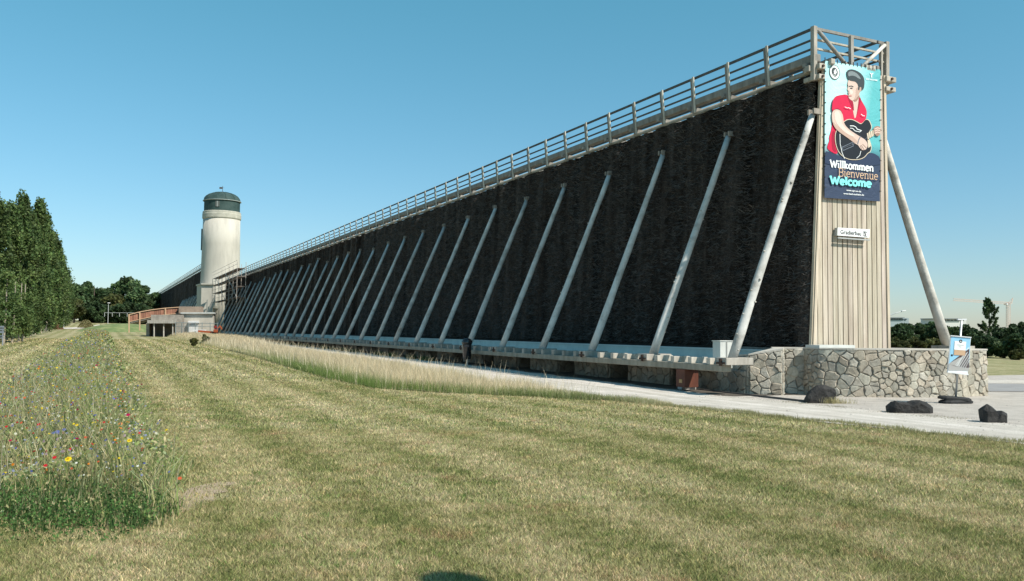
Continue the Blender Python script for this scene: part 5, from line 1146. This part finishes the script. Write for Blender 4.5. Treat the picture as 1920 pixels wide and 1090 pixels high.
V,f_,c=inst_blades(p[:,0],p[:,1],rng.uniform(.02,.09,k),np.full(k,.010),rng.uniform(.2,1.0,k),np.array([.36,.34,.17])*rng.uniform(.5,1.4,k)[:,None]);eo=npmesh('verge_grass',V,f_,mead,c);tag(eo,'ragged grass fringe where the lawn meets the gravel path','grass',kind='stuff')
# ------------------------------------------------------------------ wild flower strip
Vs=[];Fs=[];Cs=[];off=0
def addb(V,f_,c):
    global off
    Vs.append(V);Fs.append(f_+off);Cs.append(c);off+=len(V)
def strip_xy(n,s0_,s1_,marg=0):
    s=rng.uniform(s0_,s1_,n);t=rng.uniform(TR+marg,TL-marg,n)+.15*np.sin(s*1.1)
    t=t+rng.normal(0,.10,n)+.12*np.sin(s*2.9+1);p=O+A*s[:,None]-N*t[:,None];return p[:,0],p[:,1],s,t
hgt=lambda x,y: .34+.12*np.sin(x*1.3+y*.7)+.08*np.sin(x*3.1-y*2.2)
S0=-18.6
pal=np.array([[.21,.27,.09],[.31,.35,.13],[.42,.40,.19],[.52,.44,.24],[.16,.22,.07],[.42,.36,.20],[.33,.38,.20]])
for n,s0_,s1_,wd in ((70000,S0,-9,.007),(60000,-9,6,.012),(45000,6,40,.025),(26000,40,130,.06)):
    x,y,s,t=strip_xy(n,s0_,s1_);front=(y<7.05+.3*np.sin(x*3)+.0*x)
    keep=~(y<7.0+.22*np.sin(x*2.3)+.10*np.sin(x*7.1)+.05*(x+3)+rng.normal(0,.06,len(x)));x,y,s,t=x[keep],y[keep],s[keep],t[keep];k=len(x)
    ed=np.minimum(t-TR,TL-t);h=hgt(x,y)*rng.uniform(.35,1.25,k)*np.clip(.45+ed*1.2,.3,1)
    nf=np.clip((y-7.0)/1.3,0,1);h*=.30+.70*nf**.7
    clump=(np.sin(x*2.1+y*1.3)+np.sin(x*4.3-y*3.7+2))*1.2+3+rng.normal(0,1.3,k)
    pi_=np.clip(clump,0,6).astype(int);col=pal[pi_]*rng.uniform(.7,1.3,k)[:,None]
    lowg=(y<7.7)&(rng.random(k)<.6);col[lowg]=np.array([.07,.13,.04])*rng.uniform(.6,1.6,lowg.sum())[:,None]
    addb(*inst_blades(x,y,h,wd*rng.uniform(.5,1.6,k),rng.uniform(.05,.6,k),col,segs=2))
# small leaves through the plants
for n,s0_,s1_,sz in ((42000,S0,-9,.014),(30000,-9,6,.022),(20000,6,40,.045),(12000,40,130,.09)):
    x,y,s,t=strip_xy(n,s0_,s1_);keep=~(y<6.95+.12*np.sin(x*5)+.05*(x+3));x,y=x[keep],y[keep];k=len(x)
    nf=np.clip((y-7.0)/1.0,0,1);z=terr(x,y)+rng.random(k)*hgt(x,y)*(.4+.55*nf);V,f_,c=leaves(np.stack([x,y,z],1),sz,rng)
    cc=pal[rng.integers(0,7,k)]*rng.uniform(.7,1.4,k)[:,None];lowg=(y<7.7)&(rng.random(k)<.5);cc[lowg]=np.array([.085,.16,.045])*rng.uniform(.6,1.6,lowg.sum())[:,None]
    f3=np.concatenate([f_[:,[0,1,2]],f_[:,[0,2,3]]]);addb(V,f3,np.concatenate([cc,cc]))
k=3200;xx=rng.uniform(-5.2,-2.9,k);yy=7.05+.22*np.sin(xx*2.3)+rng.normal(-.05,.20,k);hh=rng.uniform(0,.30,k)*np.clip(1-np.abs(yy-7.1)/.6,.1,1)
V,f_,c=leaves(np.stack([xx,yy,terr(xx,yy)+hh],1),.013,rng);cc=np.array([.075,.15,.04])*rng.uniform(.5,1.7,k)[:,None];addb(V,np.concatenate([f_[:,[0,1,2]],f_[:,[0,2,3]]]),np.concatenate([cc,cc]))
k=2600;yy=rng.uniform(7.2,18,k);ss_=0;xx=-2.98-.464*(yy-7.3)+np.abs(rng.normal(0,.14,k))-.12;addb(*inst_blades(xx,yy,rng.uniform(.08,.42,k),np.full(k,.010),rng.uniform(.3,1.1,k),pal[rng.integers(0,7,k)]*rng.uniform(.8,1.4,k)[:,None],segs=2))
# pale dry culms leaning through the bed
x,y,s,t=strip_xy(900,S0+.5,20,.05);keep=y>7.4;x,y=x[keep],y[keep];k=len(x);addb(*inst_blades(x,y,rng.uniform(.45,.8,k),np.full(k,.008),rng.uniform(.2,.6,k),np.array([.52,.46,.32])*rng.uniform(.7,1.2,k)[:,None],segs=2))
fl=npmesh('flower_strip_plants',np.concatenate(Vs),np.concatenate(Fs),mead,np.concatenate(Cs));tag(fl,'dense mixed green foliage of the wildflower strip on the left','wildflowers',kind='stuff')
# flower heads: small discs of petals
Vs=[];Fs=[];Cs=[];off=0
fc=np.array([[.85,.62,.02],[.80,.25,.02],[.55,.02,.03],[.42,.01,.08],[.13,.16,.42],[.30,.32,.46],[.70,.70,.62],[.62,.60,.45],[.45,.32,.34],[.62,.12,.05]])
fw=np.array([.10,.07,.08,.05,.16,.14,.20,.10,.06,.04])
for n,s0_,s1_,sz in ((2300,S0,-9,.0115),(2400,-9,6,.016),(1300,6,40,.026),(600,40,130,.05)):
    x,y,s,t=strip_xy(n,s0_,s1_,.1);keep=y>7.35;x,y=x[keep],y[keep];k=len(x);z=terr(x,y)+hgt(x,y)*rng.uniform(.7,1.25,k)
    ci=rng.choice(10,k,p=fw);cc=fc[ci]*rng.uniform(.5,1.05,k)[:,None];r_=sz*rng.uniform(.5,1.25,k)*np.where(ci==6,.7,1)
    ax=np.stack([rng.normal(0,.5,k),-.6+rng.normal(0,.5,k),np.full(k,.8)],1);ax/=np.linalg.norm(ax,axis=1)[:,None]
    u=np.cross(ax,[1,0,.2]);u/=np.linalg.norm(u,axis=1)[:,None];v=np.cross(ax,u);c0=np.stack([x,y,z],1)
    ring=[c0+(u*math.cos(a)+v*math.sin(a))*r_[:,None]*(1 if q%2 else .75) for q,a in enumerate(np.arange(10)*math.pi/5)]
    V=np.stack([c0+ax*r_[:,None]*.2]+ring,1).reshape(-1,3);i=np.arange(k)*11;f_=np.concatenate([np.stack([i,i+1+q,i+1+(q+1)%10],1) for q in range(10)])
    addb(V,f_,np.concatenate([cc]*10))
# a few large heads that stand out
big=[(128,861,.032,0),(240,778,.03,3),(226,795,.026,1),(243,826,.028,0),(102,858,.02,2),(72,796,.022,2),(30,746,.02,2),(46,746,.022,9),(190,806,.018,2),(195,792,.018,2),(144,797,.02,0),(132,842,.016,2),(337,897,.018,9),(107,810,.03,4),(120,806,.025,4),(100,812,.022,4),(12,800,.018,2),(85,873,.018,2),(143,868,.012,6),(258,874,.012,6),(160,740,.02,0),(200,735,.02,1)]
for px,py,r,ci in big:
    z=.42;rr_=ray(px,py);p=EYE+rr_*((z-H)/rr_[2]);ax=np.array([.1,-.6,.75]);ax/=np.linalg.norm(ax);u=np.cross(ax,[1,0,.2]);u/=np.linalg.norm(u);v=np.cross(ax,u)
    ring=[p+(u*math.cos(a)+v*math.sin(a))*r*(1 if q%2 else .8) for q,a in enumerate(np.arange(16)*math.pi/8)];V=np.array([p+ax*r*.15]+ring)
    f_=np.array([(0,1+q,1+(q+1)%16) for q in range(16)]);addb(V,f_,np.repeat(fc[ci][None],16,0))
    if ci==0:
        ring=[p+ax*r*.3+(u*math.cos(a)+v*math.sin(a))*r*.35 for a in np.arange(8)*math.pi/4];addb(np.array([p+ax*r*.35]+ring),np.array([(0,1+q,1+(q+1)%8) for q in range(8)]),np.repeat(np.array([[.6,.3,.01]]),8,0))
fo_=npmesh('flower_heads',np.concatenate(Vs),np.concatenate(Fs),mead,np.concatenate(Cs));tag(fo_,'red, yellow, orange, blue and white wildflower heads in the strip','wildflowers',kind='stuff')
# added, unseen lamp shape whose head throws the round shadow at the lower edge
sh_p=G(850,1092);tl=2.9/math.tan(SUN_EL)*1.0
hp=np.array([sh_p[0],sh_p[1],0])+np.array([sd[0],sd[1],sd[2]])/sd[2]*6.0
shadow_caster=root('park_lamp',(hp[0]+1.4,hp[1]-.9,0),'unseen lamp-shaped object added out of frame to cast the round shadow at the lower edge','lamp')
m=MB();m.lathe(hp[0],hp[1],[(.05,5.85),(.17,5.9),(.20,6.0),(.17,6.1),(.05,6.18)],20);m.build('lamp_head',mat('lamp_grey',(.5,.52,.52)),shadow_caster,smooth=True)
m=MB();m.tube([(hp[0]+1.4,hp[1]-.9,-.2),(hp[0]+1.4,hp[1]-.9,5.9),(hp[0],hp[1],6.15)],[.06,.05,.03],8);m.build('pole',mat('lamp_grey',(.5,.52,.52)),shadow_caster)
for o in bpy.data.objects:
    if '_abs' in o: del o['_abs']
